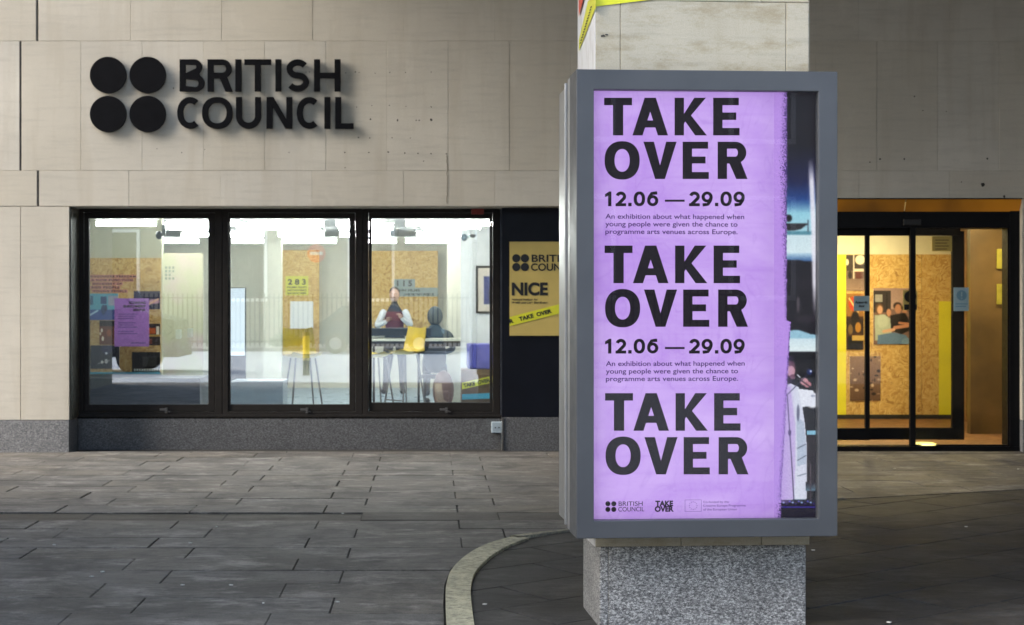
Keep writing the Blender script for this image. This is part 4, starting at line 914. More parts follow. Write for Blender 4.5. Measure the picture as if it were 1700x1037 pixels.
def hand(parent, wrist, d, up, mat):
    w0 = Vector(wrist); d = Vector(d).normalized(); s_ = d.cross(Vector(up)).normalized()
    J = [(tuple(w0), .024), (tuple(w0+d*.05), (.034, .02))]; E = [(0, 1)]
    for k, (o, L) in enumerate(((-.030, .062), (-.010, .075), (.010, .080), (.030, .068))):
        a = len(J); J += [(tuple(w0+d*.09+s_*o), .0095), (tuple(w0+d*(.09+L*.55)+s_*o-Vector(up)*.012), .0085), (tuple(w0+d*(.09+L*.9)+s_*o-Vector(up)*.034), .007)]; E += [(1, a), (a, a+1), (a+1, a+2)]
    a = len(J); J += [(tuple(w0+d*.05+s_*-.045), .011), (tuple(w0+d*.085+s_*-.058-Vector(up)*.01), .009)]; E += [(0, a), (a, a+1)]
    return skin_fig('hand', J, E, mat, parent, 1)
# standing man, burgundy waistcoat, hands raised before the chest
D8 = 24.3; hx = X(655, D8)
pn = thing('person', 'standing man in burgundy waistcoat and white shirt with raised hands', 'person', (hx, D8, 0))
def V3(a, b, c): return (hx+a, D8+b, c)
body = [(V3(0, 0, .92), (.15, .11)), (V3(0, 0, 1.12), (.14, .105)), (V3(0, 0, 1.30), (.17, .11)), (V3(0, 0, 1.42), (.13, .085)), (V3(0, -.01, 1.50), .055), (V3(0, -.02, 1.57), .052),
        (V3(.10, 0, .88), .10), (V3(.12, -.02, .50), .065), (V3(.13, 0, .10), .045), (V3(.14, -.12, .05), .04),
        (V3(-.10, 0, .88), .10), (V3(-.13, .03, .50), .065), (V3(-.16, .06, .10), .045), (V3(-.18, -.06, .05), .04)]
skin_fig('body', body, [(0, 1), (1, 2), (2, 3), (3, 4), (4, 5), (0, 6), (6, 7), (7, 8), (8, 9), (0, 10), (10, 11), (11, 12), (12, 13)], M['trouser'], pn)
skin_fig('waistcoat', [(V3(0, 0, 1.0), (.17, .125)), (V3(0, 0, 1.15), (.16, .12)), (V3(0, 0, 1.30), (.19, .125)), (V3(0, 0, 1.42), (.15, .095))], [(0, 1), (1, 2), (2, 3)], M['burg'], pn)
for s_, el, wr in ((-1, (-.30, -.10, 1.13), (-.12, -.32, 1.22)), (1, (.28, -.12, 1.14), (.12, -.30, 1.28))):
    skin_fig('sleeve', [(V3(s_*.16, 0, 1.42), .07), (V3(*el), .052), (V3(*wr), .038)], [(0, 1), (1, 2)], M['shirt'], pn)
    hand(pn, V3(*wr), (-s_*.3, -.6, .5), (0, .3, 1), M['skin'])
hd = head_geo(V3(0, -.03, 1.66)).build('head', M['skin'], pn, smooth=True)
g = Geo().ball(V3(0, .0, 1.70), .088, .10, .10, 16, 8); g.build('hair', M['hair'], pn, smooth=True)
for s_ in (-1, 1): Geo().ball(V3(s_*.032, -.118, 1.675), .012, .008, .008, 8, 6).build('eye', M['hair'], pn)
Geo().box(hx-.025, hx+.025, D8-.128, D8-.112, 1.610, 1.617).build('mouth', M['hair'], pn)
for a, b in ((.14, -.10), (-.18, -.04)): Geo().ball(V3(a, b, .045), .05, .14, .045, 12, 8).build('shoe', M['black'], pn, smooth=True)
# seated figure in slate hood, seen from behind
D8 = 21.2; hx = X(722, D8)
pn = thing('person', 'seated person in slate grey hood seen from behind in the third window', 'person', (hx, D8, 0))
body = [(V3(0, 0, .60), (.17, .13)), (V3(0, .02, .85), (.16, .12)), (V3(0, 0, 1.05), (.18, .11)), (V3(0, -.02, 1.16), (.10, .08)), (V3(0, -.02, 1.22), .06),
        (V3(.10, .25, .58), .09), (V3(.12, .45, .55), .07), (V3(.12, .46, .12), .05), (V3(-.10, .25, .58), .09), (V3(-.12, .45, .55), .07), (V3(-.12, .46, .12), .05),
        (V3(.22, 0, 1.06), .06), (V3(.27, .1, .84), .05), (V3(.12, .30, .78), .04), (V3(-.22, 0, 1.06), .06), (V3(-.27, .1, .84), .05), (V3(-.12, .30, .78), .04)]
skin_fig('body', body, [(0, 1), (1, 2), (2, 3), (3, 4), (0, 5), (5, 6), (6, 7), (0, 8), (8, 9), (9, 10), (2, 11), (11, 12), (12, 13), (2, 14), (14, 15), (15, 16)], M['greycloth'], pn)
head_geo(V3(0, 0, 1.32), face=1).build('head', M['skin'], pn, smooth=True)
Geo().ball(V3(0, -.025, 1.33), .115, .115, .145, 16, 10).build('hood', M['greycloth'], pn, smooth=True)
for a in (.12, -.12): Geo().ball(V3(a, .52, .05), .05, .13, .05, 10, 6).build('shoe', M['black'], pn, smooth=True)
t_ = thing('stool', 'dark stool under the seated hooded person', 'stool', (hx, D8, 0))
Geo().cyl(V3(0, 0, .42), V3(0, 0, .47), .2, n=20).build('seat', M['black'], t_)
for a, b in ((-.13, -.13), (.13, -.13), (-.13, .13), (.13, .13)): Geo().cyl(V3(a, b, .42), V3(a*1.2, b*1.2, 0), .014, n=8).build('leg', M['black_metal'], t_)
t_ = thing('backpack', 'brown leather backpack leaning behind the hooded person', 'bag', (X(736, 20.2), 20.2, 0))
Geo().ball((X(736, 20.2), 20.2, .30), .15, .10, .28, 16, 10).build('pack', M['leather'], t_, smooth=True)
g = Geo(); c = (X(736, 20.2), 20.2)
for i in range(8): a0, a1 = pi*i/8, pi*(i+1)/8; g.cyl((c[0]+.05*cos(a0), c[1]-.03, .56+.06*sin(a0)), (c[0]+.05*cos(a1), c[1]-.03, .56+.06*sin(a1)), .010, n=6)
g.build('carry_loop', M['black'], t_)
Geo().box(c[0]-.08, c[0]+.08, c[1]-.125, c[1]-.07, .12, .30).build('pocket', M['leather'], t_, bevel=.02)

# ================================================================ PILLAR
TH = radians(3.34); n_ = (-sin(TH), cos(TH)); t_v = (cos(TH), sin(TH))
def plane_uv(P0, px, py, v=0.0):
    dx, dz = (px-CX)/F, -(py-CY)/F
    s_ = (v+P0[0]*n_[0]+P0[1]*n_[1])/(dx*n_[0]+n_[1])
    Xw, Yw = dx*s_, s_; return (Xw-P0[0])*t_v[0]+(Yw-P0[1])*t_v[1], H+dz*s_
def side_vz(P0, px, py, u=0.0):
    dx, dz = (px-CX)/F, -(py-CY)/F
    s_ = (u+P0[0]*t_v[0]+P0[1]*t_v[1])/(dx*t_v[0]+t_v[1]); Xw, Yw = dx*s_, s_
    return (Xw-P0[0])*n_[0]+(Yw-P0[1])*n_[1], H+dz*s_
PP = (.765, 6.70); PW, PDp = 1.005, .506
pl = thing('stone_pillar', 'square limestone pillar with granite foot carrying the purple lightbox', 'pillar', (*PP, 0), TH)
def lbox(name, par, mat, x0, x1, y0, y1, z0, z1, bev=0, bm=0):
    o = Geo().box(x0, x1, y0, y1, z0, z1, bev).build(name, mat, par, bevel=bm); return o
uj1, _ = plane_uv(PP, 1030, 60); uj2, _ = plane_uv(PP, 1305, 60); _, zj = plane_uv(PP, 1150, 2)
lbox('core', pl, M['mortar_pale'], .004, PW-.004, .101, PDp-.002, .376, 6.2)
for z0, z1 in ((.375, 1.45), (1.45, zj), (zj, 4.3), (4.3, 6.2)):
    js = [.0, uj1, uj2, PW] if z1 == zj else [0, .4, .78, PW]
    for i in range(3): lbox('stone_block', pl, M['pierstone'], js[i]+(.001 if i else 0), js[i+1]-(.001 if i < 2 else 0), 0, .10, z0+.001, z1-.001, .003)
lbox('white_painted_side', pl, M['white_paint'], -.003, -.0005, .004, PDp, .375, 6.2)
lbox('stone_block', pl, M['pierstone'], PW+.0005, PW+.003, .004, PDp, .375, 6.2)
G0 = .022
ug, _ = plane_uv((PP[0], PP[1]), 1010, 950, G0)
lbox('granite_block', pl, M['granite_lt'], ug+.001, PW-.008, G0-.001, G0+.05, -.02, .3745, .003)
lbox('granite_block', pl, M['granite_lt'], G0, ug-.001, G0, PDp-G0, -.02, .3745, .003)
lbox('granite_block', pl, M['granite_lt'], ug-.001, PW-.009, G0+.052, PDp-G0-.001, -.02, .3745)
g = Geo()
for cx_, cz_, r_ in ((.035, 2.745, .010), (.05, 2.750, .008), (.028, 2.742, .006)): g.poly([(cx_+r_*cos(a)*random.uniform(.6, 1.3), -.004, cz_+r_*.6*sin(a)*random.uniform(.6, 1.2)) for a in [i*pi/4 for i in range(8)]])
g.build('chip', M['mortar_dark'], pl)
# barrier tape
bt = thing('barrier_tape', 'yellow barrier tape wound round the top of the pillar', 'tape', (*PP, 2.6), TH)
def front_poly(pts, off): 
    out = []
    for a, b in pts: u, z = plane_uv(PP, a, b, off); out.append((u, off, z-2.6))
    return out
def side_poly(pts, off):
    out = []
    for a, b in pts: v, z = side_vz(PP, a, b, off); out.append((off, v, z-2.6))
    return out
g = Geo(); g.poly(front_poly([(988, 10.5), (1082, -1), (1082, -14), (988, -22)], -.006)); g.poly(side_poly([(961, 84), (989, 12), (989, -10), (976, 2), (961, 66)][::-1], -.007)); g.build('band', M['tape_y'], bt)
g = Geo()
for i in range(14):
    t0 = i/14; cx_ = 963.5+t0*19; cy_ = 72-t0*64
    g.poly(side_poly([(cx_-1, cy_+1), (cx_+1.5, cy_-1), (cx_+1.2, cy_-3.2), (cx_-1.2, cy_-1.2)][::-1], -.009))
g.build('lettering', M['ink'], bt)
bt2 = thing('barrier_tape', 'red and white barrier tape at the top left corner of the pillar', 'tape', (*PP, 2.6), TH)
g = Geo(); g.poly(side_poly([(960.6, 28), (968, 0), (970, -12), (960.6, -12)][::-1], -.011)); g.build('band', M['tape_r'], bt2)

# ================================================================ LIGHTBOX
B0 = (.6554, 6.5); BWd = 1.196
lbx = thing('advertising_lightbox', 'tall grey lightbox with backlit purple TAKE OVER poster on the pillar', 'lightbox', (*B0, 0), TH)
zt = 2.558; zb = .446
def BP(px, py, v=0.0): return plane_uv(B0, px, py, v)
ul, zt_i = BP(986, 148); ur, zb_i = BP(1359, 861)
fr = Geo().ring(0, BWd, zb, zt, ul, BWd-ur, zb_i-zb, zt-zt_i, 0, .20).build('front_frame', M['box_grey'], lbx, bevel=.0035)
lbox('back_panel', lbx, M['box_grey'], .012, BWd-.012, .075, .199, zb+.01, zt-.01)
lbox('side_channel', lbx, M['black'], .012, BWd-.012, .20, .262, zb+.012, zt-.012)
# rear housing is a shell open for the pillar behind it
for nm, a in (('side_panel', (.0, .035)), ('side_panel', (BWd-.035, BWd))):
    lbox(nm, lbx, M['steel'], a[0], a[1], .2005, .268, zb+.006, zt-.006, bm=.003)
    lbox(nm, lbx, M['steel'], a[0], a[1], .302, .534, zb+.03, zt-.035, bm=.004)
    s_ = -1 if a[0] == 0 else 1
    lbox('edge_trim', lbx, M['steel'], (a[0] if s_ < 0 else a[1])-.004-(.006 if s_ < 0 else 0), (a[0] if s_ < 0 else a[1])+.004+(.006 if s_ > 0 else 0), .285, .30, zb+.02, zt-.02, bm=.003)
    lbox('dark_gap', lbx, M['black'], a[0]+.008, a[1]-.008, .268, .302, zb+.03, zt-.035)
lbox('top_panel', lbx, M['box_grey'], .036, PW-.9, .2625, .53, zt-.06, zt-.04)
g = Geo()
for zz in (zb+.1, zt-.1, (zb+zt)/2): g.cyl((.034, .22, zz), (.034, .235, zz), .006, n=8)
# poster: backlit purple sheet
def purple():
    b = MB('backlit_purple_print')
    n1 = b.noise(2.0, 6, .62, sc=(1, 1, 1.5), dist=.8); n2 = b.noise(5, 6, .7, sc=(.4, 1, 9)); n3 = b.noise(40, 3, .7, sc=(.6, 1, 2))
    A, B2, C3 = lit(184, 142, 232), lit(208, 176, 245), lit(164, 112, 220)
    col = b.mix(b.ramp(n1, [(.35, 0.0), (.65, 1.0)]), A, B2)
    col = b.mix(b.math('MULTIPLY', b.ramp(n2, [(.52, 0.0), (.75, 1.0)]), .4), col, C3)
    col = b.mix(b.math('MULTIPLY', b.ramp(n3, [(.3, 0.0), (.7, 1.0)]), .12), col, lit(225, 200, 248))
    cr = b.noise(2.6, 2, .5, sc=(1.2, 1, .55), dist=2.5); cm = b.ramp(cr, [(.485, 0.0), (.5, 1.0), (.515, 0.0)])
    col = b.mix(b.math('MULTIPLY', cm, .22), col, lit(150, 105, 205))
    # tubes behind the sheet: it falls off towards the frame
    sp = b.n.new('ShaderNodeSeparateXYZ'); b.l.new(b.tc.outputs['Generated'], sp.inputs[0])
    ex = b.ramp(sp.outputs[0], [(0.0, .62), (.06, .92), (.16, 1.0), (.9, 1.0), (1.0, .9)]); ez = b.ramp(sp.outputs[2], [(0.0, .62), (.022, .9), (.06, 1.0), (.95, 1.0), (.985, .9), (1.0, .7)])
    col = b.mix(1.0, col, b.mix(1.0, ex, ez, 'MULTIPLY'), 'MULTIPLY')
    b.set((.05, .04, .06), .5, 0, .1); b.emit(col, 1.0); return b.m
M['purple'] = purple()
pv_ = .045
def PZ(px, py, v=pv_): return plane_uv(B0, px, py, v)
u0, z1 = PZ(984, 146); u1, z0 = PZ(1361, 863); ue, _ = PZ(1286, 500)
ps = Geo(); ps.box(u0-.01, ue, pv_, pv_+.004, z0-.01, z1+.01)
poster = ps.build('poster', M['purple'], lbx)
# photographic column with the torn purple edge, painted point by point
PX0, PX1, PY0, PY1 = 1285, 1361, 146, 863
Wc, Hc = PX1-PX0+1, PY1-PY0+1
p = Pic(Wc, Hc, (26, 22, 30)); p.X += PX0; p.Y += PY0
p.vgrad(1280, 240, 1370, 300, (26, 23, 31), (26, 28, 70)); p.vgrad(1280, 300, 1370, 330, (26, 28, 70), (32, 66, 132)); p.vgrad(1280, 330, 1370, 354, (32, 66, 132), (150, 208, 226))
p.vgrad(1280, 354, 1370, 384, (150, 208, 226), (165, 212, 226)); p.rect(1280, 384, 1370, 390, (84, 140, 158)); p.vgrad(1280, 390, 1370, 420, (205, 228, 236), (214, 234, 240)); p.vgrad(1280, 420, 1370, 434, (190, 220, 235), (45, 85, 140))
p.ell(1309, 362, 6, 6, (30, 28, 34)); p.poly([(1290, 371), (1342, 371), (1330, 380), (1316, 383), (1290, 382)], (44, 42, 46)); p.rect(1341, 365, 1343, 385, (70, 80, 95))
p.poly([(1280, 430), (1330, 432), (1345, 436), (1370, 436), (1370, 556), (1345, 554), (1325, 547), (1280, 552)], (28, 24, 32)); p.ell(1325, 505, 2.5, 14, (92, 84, 90), .8); p.ell(1340, 530, 20, 6, (45, 38, 48), .7); p.ell(1335, 470, 18, 8, (38, 33, 42), .7)
p.vgrad(1280, 556, 1370, 584, (200, 225, 236), (226, 240, 242)); p.poly([(1280, 552), (1325, 547), (1345, 554), (1370, 558), (1370, 562), (1280, 562)], (150, 195, 215))
p.poly([(1280, 584), (1318, 586), (1340, 583), (1370, 587), (1370, 870), (1280, 870)], (16, 13, 20))
p.blur(3); bm = np.exp(-((p.X-np.interp(p.Y, [270, 380, 520], [1346, 1351, 1354]))/4.6)**4)*np.interp(p.Y, [262, 300, 470, 530], [0, 1, 1, 0]); p.put(bm, (236, 234, 246), .92)
# musician
p.poly([(1300, 800), (1336, 796), (1338, 832), (1298, 832)], (150, 200, 215), .6)
p.poly([(1296, 645), (1312, 636), (1326, 642), (1331, 668), (1336, 700), (1340, 745), (1339, 828), (1292, 830)], (210, 215, 232))
p.poly([(1296, 645), (1312, 640), (1320, 700), (1321, 760), (1318, 828), (1292, 830)], (196, 180, 225)); p.poly([(1322, 690), (1334, 700), (1339, 745), (1338, 770), (1324, 774)], (178, 190, 210)); p.line(1324, 744, 1338, 737, 1.2, (60, 70, 90)); p.line(1324, 764, 1338, 756, 1.2, (60, 70, 90)); p.line(1324, 790, 1338, 786, 1.2, (70, 80, 100))
p.ell(1325, 685, 2.5, 14, (60, 62, 92), .7)
p.ell(1349, 664, 12, 13, (230, 233, 242)); p.poly([(1325, 645), (1350, 648), (1356, 672), (1330, 676)], (224, 228, 240)); p.ell(1350, 657, 4, 2, (120, 125, 150), .6)
p.ell(1312, 610, 9, 11, (84, 56, 66)); p.ell(1313, 616, 7, 9, (196, 150, 158)); p.ell(1316, 625, 5, 4, (110, 74, 86)); p.ell(1335, 633, 7, 6, (206, 150, 158)); p.ell(1341, 638, 6, 5, (186, 122, 132)); p.line(1320, 624, 1359, 652, 2, (28, 26, 34)); p.line(1324, 622, 1328, 626, 2, (225, 225, 235))
for k_ in range(4): p.line(1333+k_*3, 628+k_*2, 1331+k_*3, 637+k_*2, 1.2, (150, 100, 110), .7)
p.line(1306, 656, 1343, 619, 1.6, (58, 56, 84)); p.ell(1344, 617, 4.5, 5, (28, 40, 92)); p.ell(1346, 616, 1.4, 2, (200, 210, 240)); p.line(1307, 656, 1314, 760, 1.8, (62, 52, 92)); p.line(1314, 760, 1318.5, 838, 1.6, (42, 36, 60)); p.ell(1311, 718, 2.6, 5, (58, 48, 90))
p.rect(1340, 715, 1362, 722, (130, 185, 210)); p.rect(1340, 722, 1362, 800, (32, 24, 32)); p.vgrad(1338, 800, 1362, 815, (32, 24, 32), (90, 120, 140)); p.rect(1345, 770, 1347, 830, (70, 60, 70)); p.rect(1355, 760, 1356, 830, (80, 75, 85))
p.rect(1280, 830, 1370, 870, (20, 14, 36)); 
for k_ in range(14): p.ell(1296+k_*5, 832+(k_ % 3)*2, 2, 1.2, [(90, 90, 200), (160, 190, 240), (60, 40, 120)][k_ % 3])
p.rect(1290, 841, 1362, 843, (54, 40, 150)); p.grain(9); p.blur(1)
edge = 1306.5-np.clip((p.Y-150)/380, 0, 1)*.5
rag = np.interp(p.Y[:, 0], [146, 160, 300, 530, 531, 534, 600, 700, 800, 863], [1306, 1306.5, 1306.5, 1306, 1306, 1313, 1309, 1304, 1298, 1296])
rag = (rag+rng.normal(0, .45, Hc))[:, None]
spk = np.clip(1-np.abs(p.X-rag)/np.interp(p.Y[:, 0], [146, 280, 330, 480, 540, 620, 863], [9, 16, 12, 6, 3, 5, 9])[:, None], 0, 1)*(p.X < rag)
pur = np.zeros((Hc, Wc, 3)); pur[:] = (186, 145, 232); pur[p.X > 1280] += rng.normal(0, 5, (Hc, Wc, 1))[p.X > 1280]
sp_m = (rng.random((Hc, Wc)) < spk**1.3*.8)[..., None]; pur = np.where(sp_m, np.array((70, 48, 118)), pur)
trans = np.clip((rag+.5-p.X), 0, 1)[..., None]*np.where(((p.Y > 590) & (p.X > rag-0))[..., None], 1, 1)
p.a = p.a*(1-trans)+pur*trans
veil = (np.clip((1322-p.X)/22, 0, 1)*((p.Y > 590) & (p.Y < 835)))[..., None]*.45; p.a = p.a*(1-veil)+np.array((176, 140, 226))*veil
fall = np.interp(p.Y[:, 0], [146, 160, 190, 830, 850, 863], [.75, .9, 1, 1, .92, .7])[:, None, None]; p.a *= fall**.5
M['backlit'] = attr_mat('backlit_photo_print', 1/2**EXPO, .4, .04, diffuse=False)
def cm(u, v):
    a, z = PZ(PX0+(PX1-PX0)*u, PY0+(PY1-PY0)*v, pv_-.0015); return (a, pv_-.0015, z)
link('photo_column', p.mesh('photo_column', cm), M['backlit'], poster)
# lettering
M['bk'] = (lambda b: (b.set((.006, .0055, .007), .5, 0, .1), b.emit(lit(36, 31, 38), .6)) and b.m)(MB('translucent_black_ink'))
M['vi'] = (lambda b: (b.set((.01, .006, .02), .5, 0, .1), b.emit(lit(64, 38, 100), .9)) and b.m)(MB('translucent_violet_ink'))
lv = pv_-.003
def pm(x_, y_): return plane_uv(B0, x_, y_, lv)
def line_glyphs(spec, y0, y1, t, b, mat, nm='lettering'):
    gs = []
    for ch, a, c in spec:
        yy0, yy1 = (y0, y1)
        tt_, bb_ = t, b
        if ch == 'O' and t > 10: yy0, yy1, tt_, bb_ = y0-1, y1+1, t+1, b+1.5
        if ch == '-': yy0, yy1 = y0+13.6, y0+17
        if ch == 'T': tt_ = t+1.5
        o = outline_mesh(glyph(ch, a, c, yy0, yy1, tt_, bb_), pm, .0008); o.v = [(q[0], q[1]+lv, q[2]) for q in o.v]; gs.append(o)
    merge(*gs).build(nm, mat, poster)
for k in range(3):
    dy = 245*k+(.4 if k else 0); dx = .8*k
    line_glyphs([('T', 1003+dx, 1049.3+dx), ('A', 1050+dx, 1109+dx), ('K', 1120+dx, 1173.5+dx), ('E', 1184+dx, 1227.8+dx)], 162+dy, 224.4+dy, 15.5, 12.3, M['bk'])
    line_glyphs([('O', 1003.7+dx, 1062+dx), ('V', 1068.3+dx, 1123.3+dx), ('E', 1133.4+dx, 1176.8+dx), ('R', 1191.5+dx, 1241+dx)], 235+dy, 296.8+dy, 15.5, 11.5, M['bk'])
for k in range(2):
    dy = 244.6*k; dx = .8*k
    line_glyphs([('1', 1004.6, 1015), ('2', 1022, 1039.5), ('.', 1043, 1048.6), ('0', 1052, 1071), ('6', 1074.3, 1093), ('-', 1104, 1136.6), ('2', 1144, 1161.8), ('9', 1164.7, 1183.2), ('.', 1187, 1192.6), ('0', 1196, 1215), ('9', 1217.7, 1236.4)], 317.6+dy, 342+dy, 5.4, 4.9, M['bk'])
    for s_, wd, by in (('An exhibition about what happened when', 230.5, 362.6), ('young people were given the chance to', 219.5, 375.2), ('programme arts venues across Europe.', 219.5, 387.8)):
        u, z = pm(1005+dx, by+dy); u2, _ = pm(1005+dx+wd, by+dy)
        text_geo(s_, u, z, 7.9*6.5/F, u2-u, .012, y=lv).build('lettering', M['vi'], poster)
# logos along the foot
for cx in (1009.2, 1019):
    for cy in (836, 845.4): g = Geo(); g.poly([(a, lv, b) for a, b in [pm(*q) for q in arc(cx, cy, 4.2, 4.2, 0, 345, 23)]]); g.build('emblem_dot', M['bk'], poster)
def st_(s_, x0, x1, by, h, bold, mat=None):
    u, z = pm(x0, by); u2, _ = pm(x1, by); return text_geo(s_, u, z, h*6.5/F, u2-u, bold, y=lv)
merge(st_('BRITISH', 1027, 1067, 839.6, 7.4, .004), st_('COUNCIL', 1026.5, 1069.5, 848.8, 7.4, .004)).build('lettering', M['bk'], poster)
merge(st_('TAKE', 1088, 1117.5, 839.8, 8.4, .05), st_('OVER', 1087, 1118.5, 848.9, 8.4, .05)).build('lettering', M['bk'], poster)
merge(st_('Co-funded by the', 1167.5, 1210, 834.8, 3.6, .0), st_('Creative Europe Programme', 1167.5, 1238, 841, 3.6, .0), st_('of the European Union', 1167.5, 1223, 847.2, 3.6, .0)).build('lettering', M['vi'], poster)
g = Geo(); fu = [pm(1137, 849), pm(1164.6, 829.3)]; g.ring(fu[0][0], fu[1][0], fu[0][1], fu[1][1], .0012, .0012, .0012, .0012, lv, lv+.0005)
for i in range(12):
    a = 2*pi*i/12; c = pm(1150.8+6.4*cos(a), 839.2+6.4*sin(a)); r_ = .0027
    g.poly([(c[0]+(r_ if j % 2 == 0 else r_*.45)*sin(j*pi/5), lv, c[1]+(r_ if j % 2 == 0 else r_*.45)*cos(j*pi/5)) for j in range(10)])
g.build('flag_emblem', M['vi'], poster)
lbox('glass', lbx, M['box_glass'], ul-.006, ur+.006, .022, .026, zb_i-.006, zt_i+.006)

# ================================================================ ARCADE CEILING AND THE STREET BEHIND THE CAMERA
CE = 6.2
Geo().box(-2.7, 16, 4.9, WD+.4, CE, CE+.6).build('arcade_ceiling', M['soffit'], None, kind='structure')
Geo().box(7.6, 8.2, 5.5, WD, 0, CE).build('added_side_wall', plain('warm_bounce_brown', (.11, .08, .05), .85), None, label='brown side wall added outside the picture to darken and warm the right of the arcade', cat='wall')  # unseen wall added to darken the right side and bounce warm light
Geo().box(-2.7, 16, 4.9, 5.6, CE+.6, 12).build('upper_facade', M['stone'], None, label='limestone upper storeys over the arcade edge, above the camera', cat='building')
Geo().box(-12, -6, 3.0, 10.2, 0, 12).build('side_building', M['bstone'], None, label='buff stone building closing the left side of the arcade, outside the picture', cat='building')
ob_ = thing('opposite_building', 'buff stone building across the street reflected in the windows', 'building', (0, -22, 0))
Geo().box(-30, 30, -26, -22, .1, 10).build('wall', M['bstone'], ob_)
for fl in range(2):
    for i in range(12):
        xx = -26+i*4.6; wn_ = Geo().ring(xx, xx+1.7, 1.6+fl*3.9, 4.2+fl*3.9, .1, .1, .12, .1, -21.98, -21.86).build('window', M['white_wall'], ob_)
        Geo().box(xx+.09, xx+1.61, -21.985, -21.95, 1.71+fl*3.9, 4.11+fl*3.9).build('pane', M['wglass'], wn_)
rl = thing('iron_railing', 'long black iron railing along the far pavement reflected in the windows', 'railing', (0, -17.8, .1))
for z_ in (.25, 1.70): Geo().box(-14, 10, -17.83, -17.77, z_, z_+.04).build('rail', M['iron'], rl)
for i in range(150):
    xx = -14+i*.16; Geo().cyl((xx, -17.8, .1), (xx, -17.8, 1.86), .021, n=6).build('baluster', M['iron'], rl)
# shrub at the railing
sb = thing('shrub', 'low green shrub spilling by the railing, reflected in the middle window', 'shrub', (-4.7, -16.9, .1))
g = Geo()
for i in range(900):
    a, r_ = random.random()*2*pi, math.sqrt(random.random()); c = (-4.7+.55*r_*cos(a), -16.9+.4*r_*sin(a), .15+random.random()*.55*(1.1-r_*.7)); s_ = random.uniform(.03, .06); d1, d2 = random.random()*6, random.random()*6
    e1 = Vector((cos(d1), sin(d1), sin(d2)*.6))*s_; e2 = Vector((-sin(d1), cos(d1), cos(d2)))*s_*.5; c = Vector(c)
    g.poly([c-e1, c+e2, c+e1, c-e2])
g.build('leaf', M['leafm'], sb, kind='stuff')
g = Geo()
for i in range(7): a = i*.9; g.cyl((-4.7, -16.9, .1), (-4.7+.4*cos(a), -16.9+.3*sin(a), .55), .012, .005, 6)
g.build('branch', M['dk_wood'], sb)
# bollard, no entry sign
t_ = thing('bollard', 'black bollard with a yellow collar beside the camera, reflected in the middle window', 'bollard', (-2.63, -.3, 0))
Geo().cyl((-2.63, -.3, 0), (-2.63, -.3, .32), .075, .07, 16).build('post', M['iron'], t_); Geo().cyl((-2.63, -.3, .32), (-2.63, -.3, .84), .072, .072, 16).build('yellow_sleeve', M['yellow'], t_)
Geo().cyl((-2.63, -.3, .84), (-2.63, -.3, .92), .085, .06, 16).build('cap', M['iron'], t_)
t_ = thing('traffic_sign', 'round red no entry sign on a grey post across the street', 'traffic sign', (-3.7, -16.6, .1))
Geo().cyl((-3.7, -16.6, .1), (-3.7, -16.6, 3.4), .035, n=10).build('post', M['handle'], t_); Geo().cyl((-3.7, -16.55, 3.15), (-3.7, -16.53, 3.15), .30, n=28).build('disc', M['signred'], t_)
Geo().box(-3.91, -3.49, -16.528, -16.52, 3.10, 3.20).build('white_bar', M['white_wall'], t_)
pc = thing('parked_car', 'blue hatchback parked before the railing, reflected in the middle and third windows', 'car', (-1.6, -14.6, 0))
g = Geo(); prof = [(-3.6, .3), (-3.65, .85), (-3.3, .98), (-2.7, 1.45), (-1.1, 1.47), (-.4, .98), (.3, .88), (.4, .3)]
for y_ in (-13.8, -15.4): g.poly([(a, y_, b) for a, b in (prof if y_ < -15 else prof[::-1])])
for i in range(len(prof)): a, b = prof[i], prof[(i+1) % len(prof)]; g.poly([(a[0], -13.8, a[1]), (b[0], -13.8, b[1]), (b[0], -15.4, b[1]), (a[0], -15.4, a[1])])
g.build('body', plain('blue_car_paint', (.012, .05, .09), .2, .2, .7, var=.05), pc, bevel=.05)
for xx in (-2.9, -.35):
    for y0_, y1_ in ((-13.95, -13.77), (-15.43, -15.25)):
        wh = Geo().cyl((xx, y0_, .31), (xx, y1_, .31), .31, n=24).build('wheel', M['rubber'], pc); Geo().cyl((xx, y0_-.01, .31), (xx, y1_+.01, .31), .19, n=16).build('rim', M['steel'], wh)
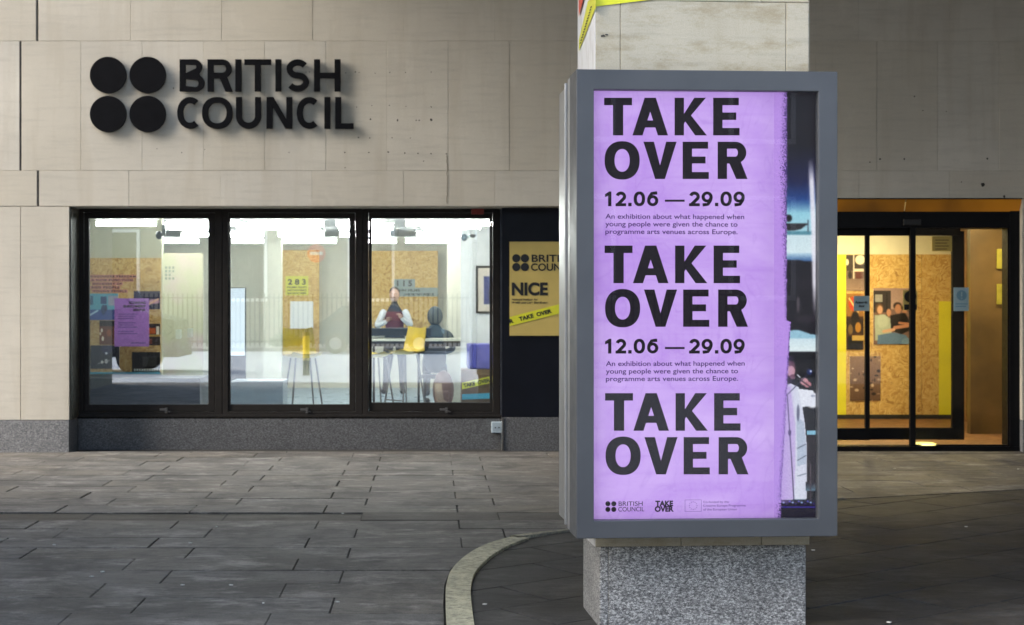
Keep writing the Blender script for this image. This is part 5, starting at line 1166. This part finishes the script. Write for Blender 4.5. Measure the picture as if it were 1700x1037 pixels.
for q in ([(-3.05, 1.0), (-2.62, 1.38), (-1.95, 1.39), (-1.95, 1.0)], [(-1.87, 1.0), (-1.87, 1.39), (-1.18, 1.39), (-.62, 1.0)]): g = Geo(); g.poly([(a, -13.79, b) for a, b in q]); g.build('side_window', M['wglass'], pc)
for y_ in (-14.0, -15.2): Geo().box(.33, .42, y_-.12, y_+.12, .62, .76).build('headlight', M['paleblue'], pc)
# dark van added behind the camera to block bright road reflections
vn = thing('blocker_van', 'dark blue panel van added out of view to darken reflections in the first window', 'van', (-8.0, -2.2, 0))
g = Geo(); prof = [(-10.6, .35), (-10.6, 2.05), (-10.45, 2.2), (-7.1, 2.2), (-6.35, 1.35), (-5.6, 1.15), (-5.5, .35)]
for y_ in (-1.2, -3.1): g.poly([(a, y_, b) for a, b in (prof if y_ < -2 else prof[::-1])])
for i in range(len(prof)): a, b = prof[i], prof[(i+1) % len(prof)]; g.poly([(a[0], -1.2, a[1]), (b[0], -1.2, b[1]), (b[0], -3.1, b[1]), (a[0], -3.1, a[1])])
g.build('body', M['vanpaint'], vn, bevel=.06)
for xx in (-9.6, -6.5):
    for y0_, y1_ in ((-1.38, -1.16), (-3.14, -2.92)):
        wh = Geo().cyl((xx, y0_, .34), (xx, y1_, .34), .34, n=24).build('wheel', M['rubber'], vn); Geo().cyl((xx, y0_-.02, .34), (xx, y1_+.02, .34), .19, n=16).build('rim', M['iron'], wh)
g = Geo(); g.poly([(-6.95, -1.19, 2.0), (-7.5, -1.19, 2.0), (-7.5, -1.19, 1.4), (-6.45, -1.19, 1.4)]); g.build('side_window', M['wglass'], vn)
g = Geo(); g.poly([(-7.08, -1.3, 2.14), (-7.08, -3.0, 2.14), (-6.42, -3.0, 1.40), (-6.42, -1.3, 1.40)]); g.v = [(a+.03, b, c+.02) for a, b, c in g.v]; g.build('windscreen', M['wglass'], vn)
for y_ in (-1.4, -2.9): Geo().box(-5.56, -5.47, y_-.12, y_+.12, .75, .95).build('headlight', M['paleblue'], vn)
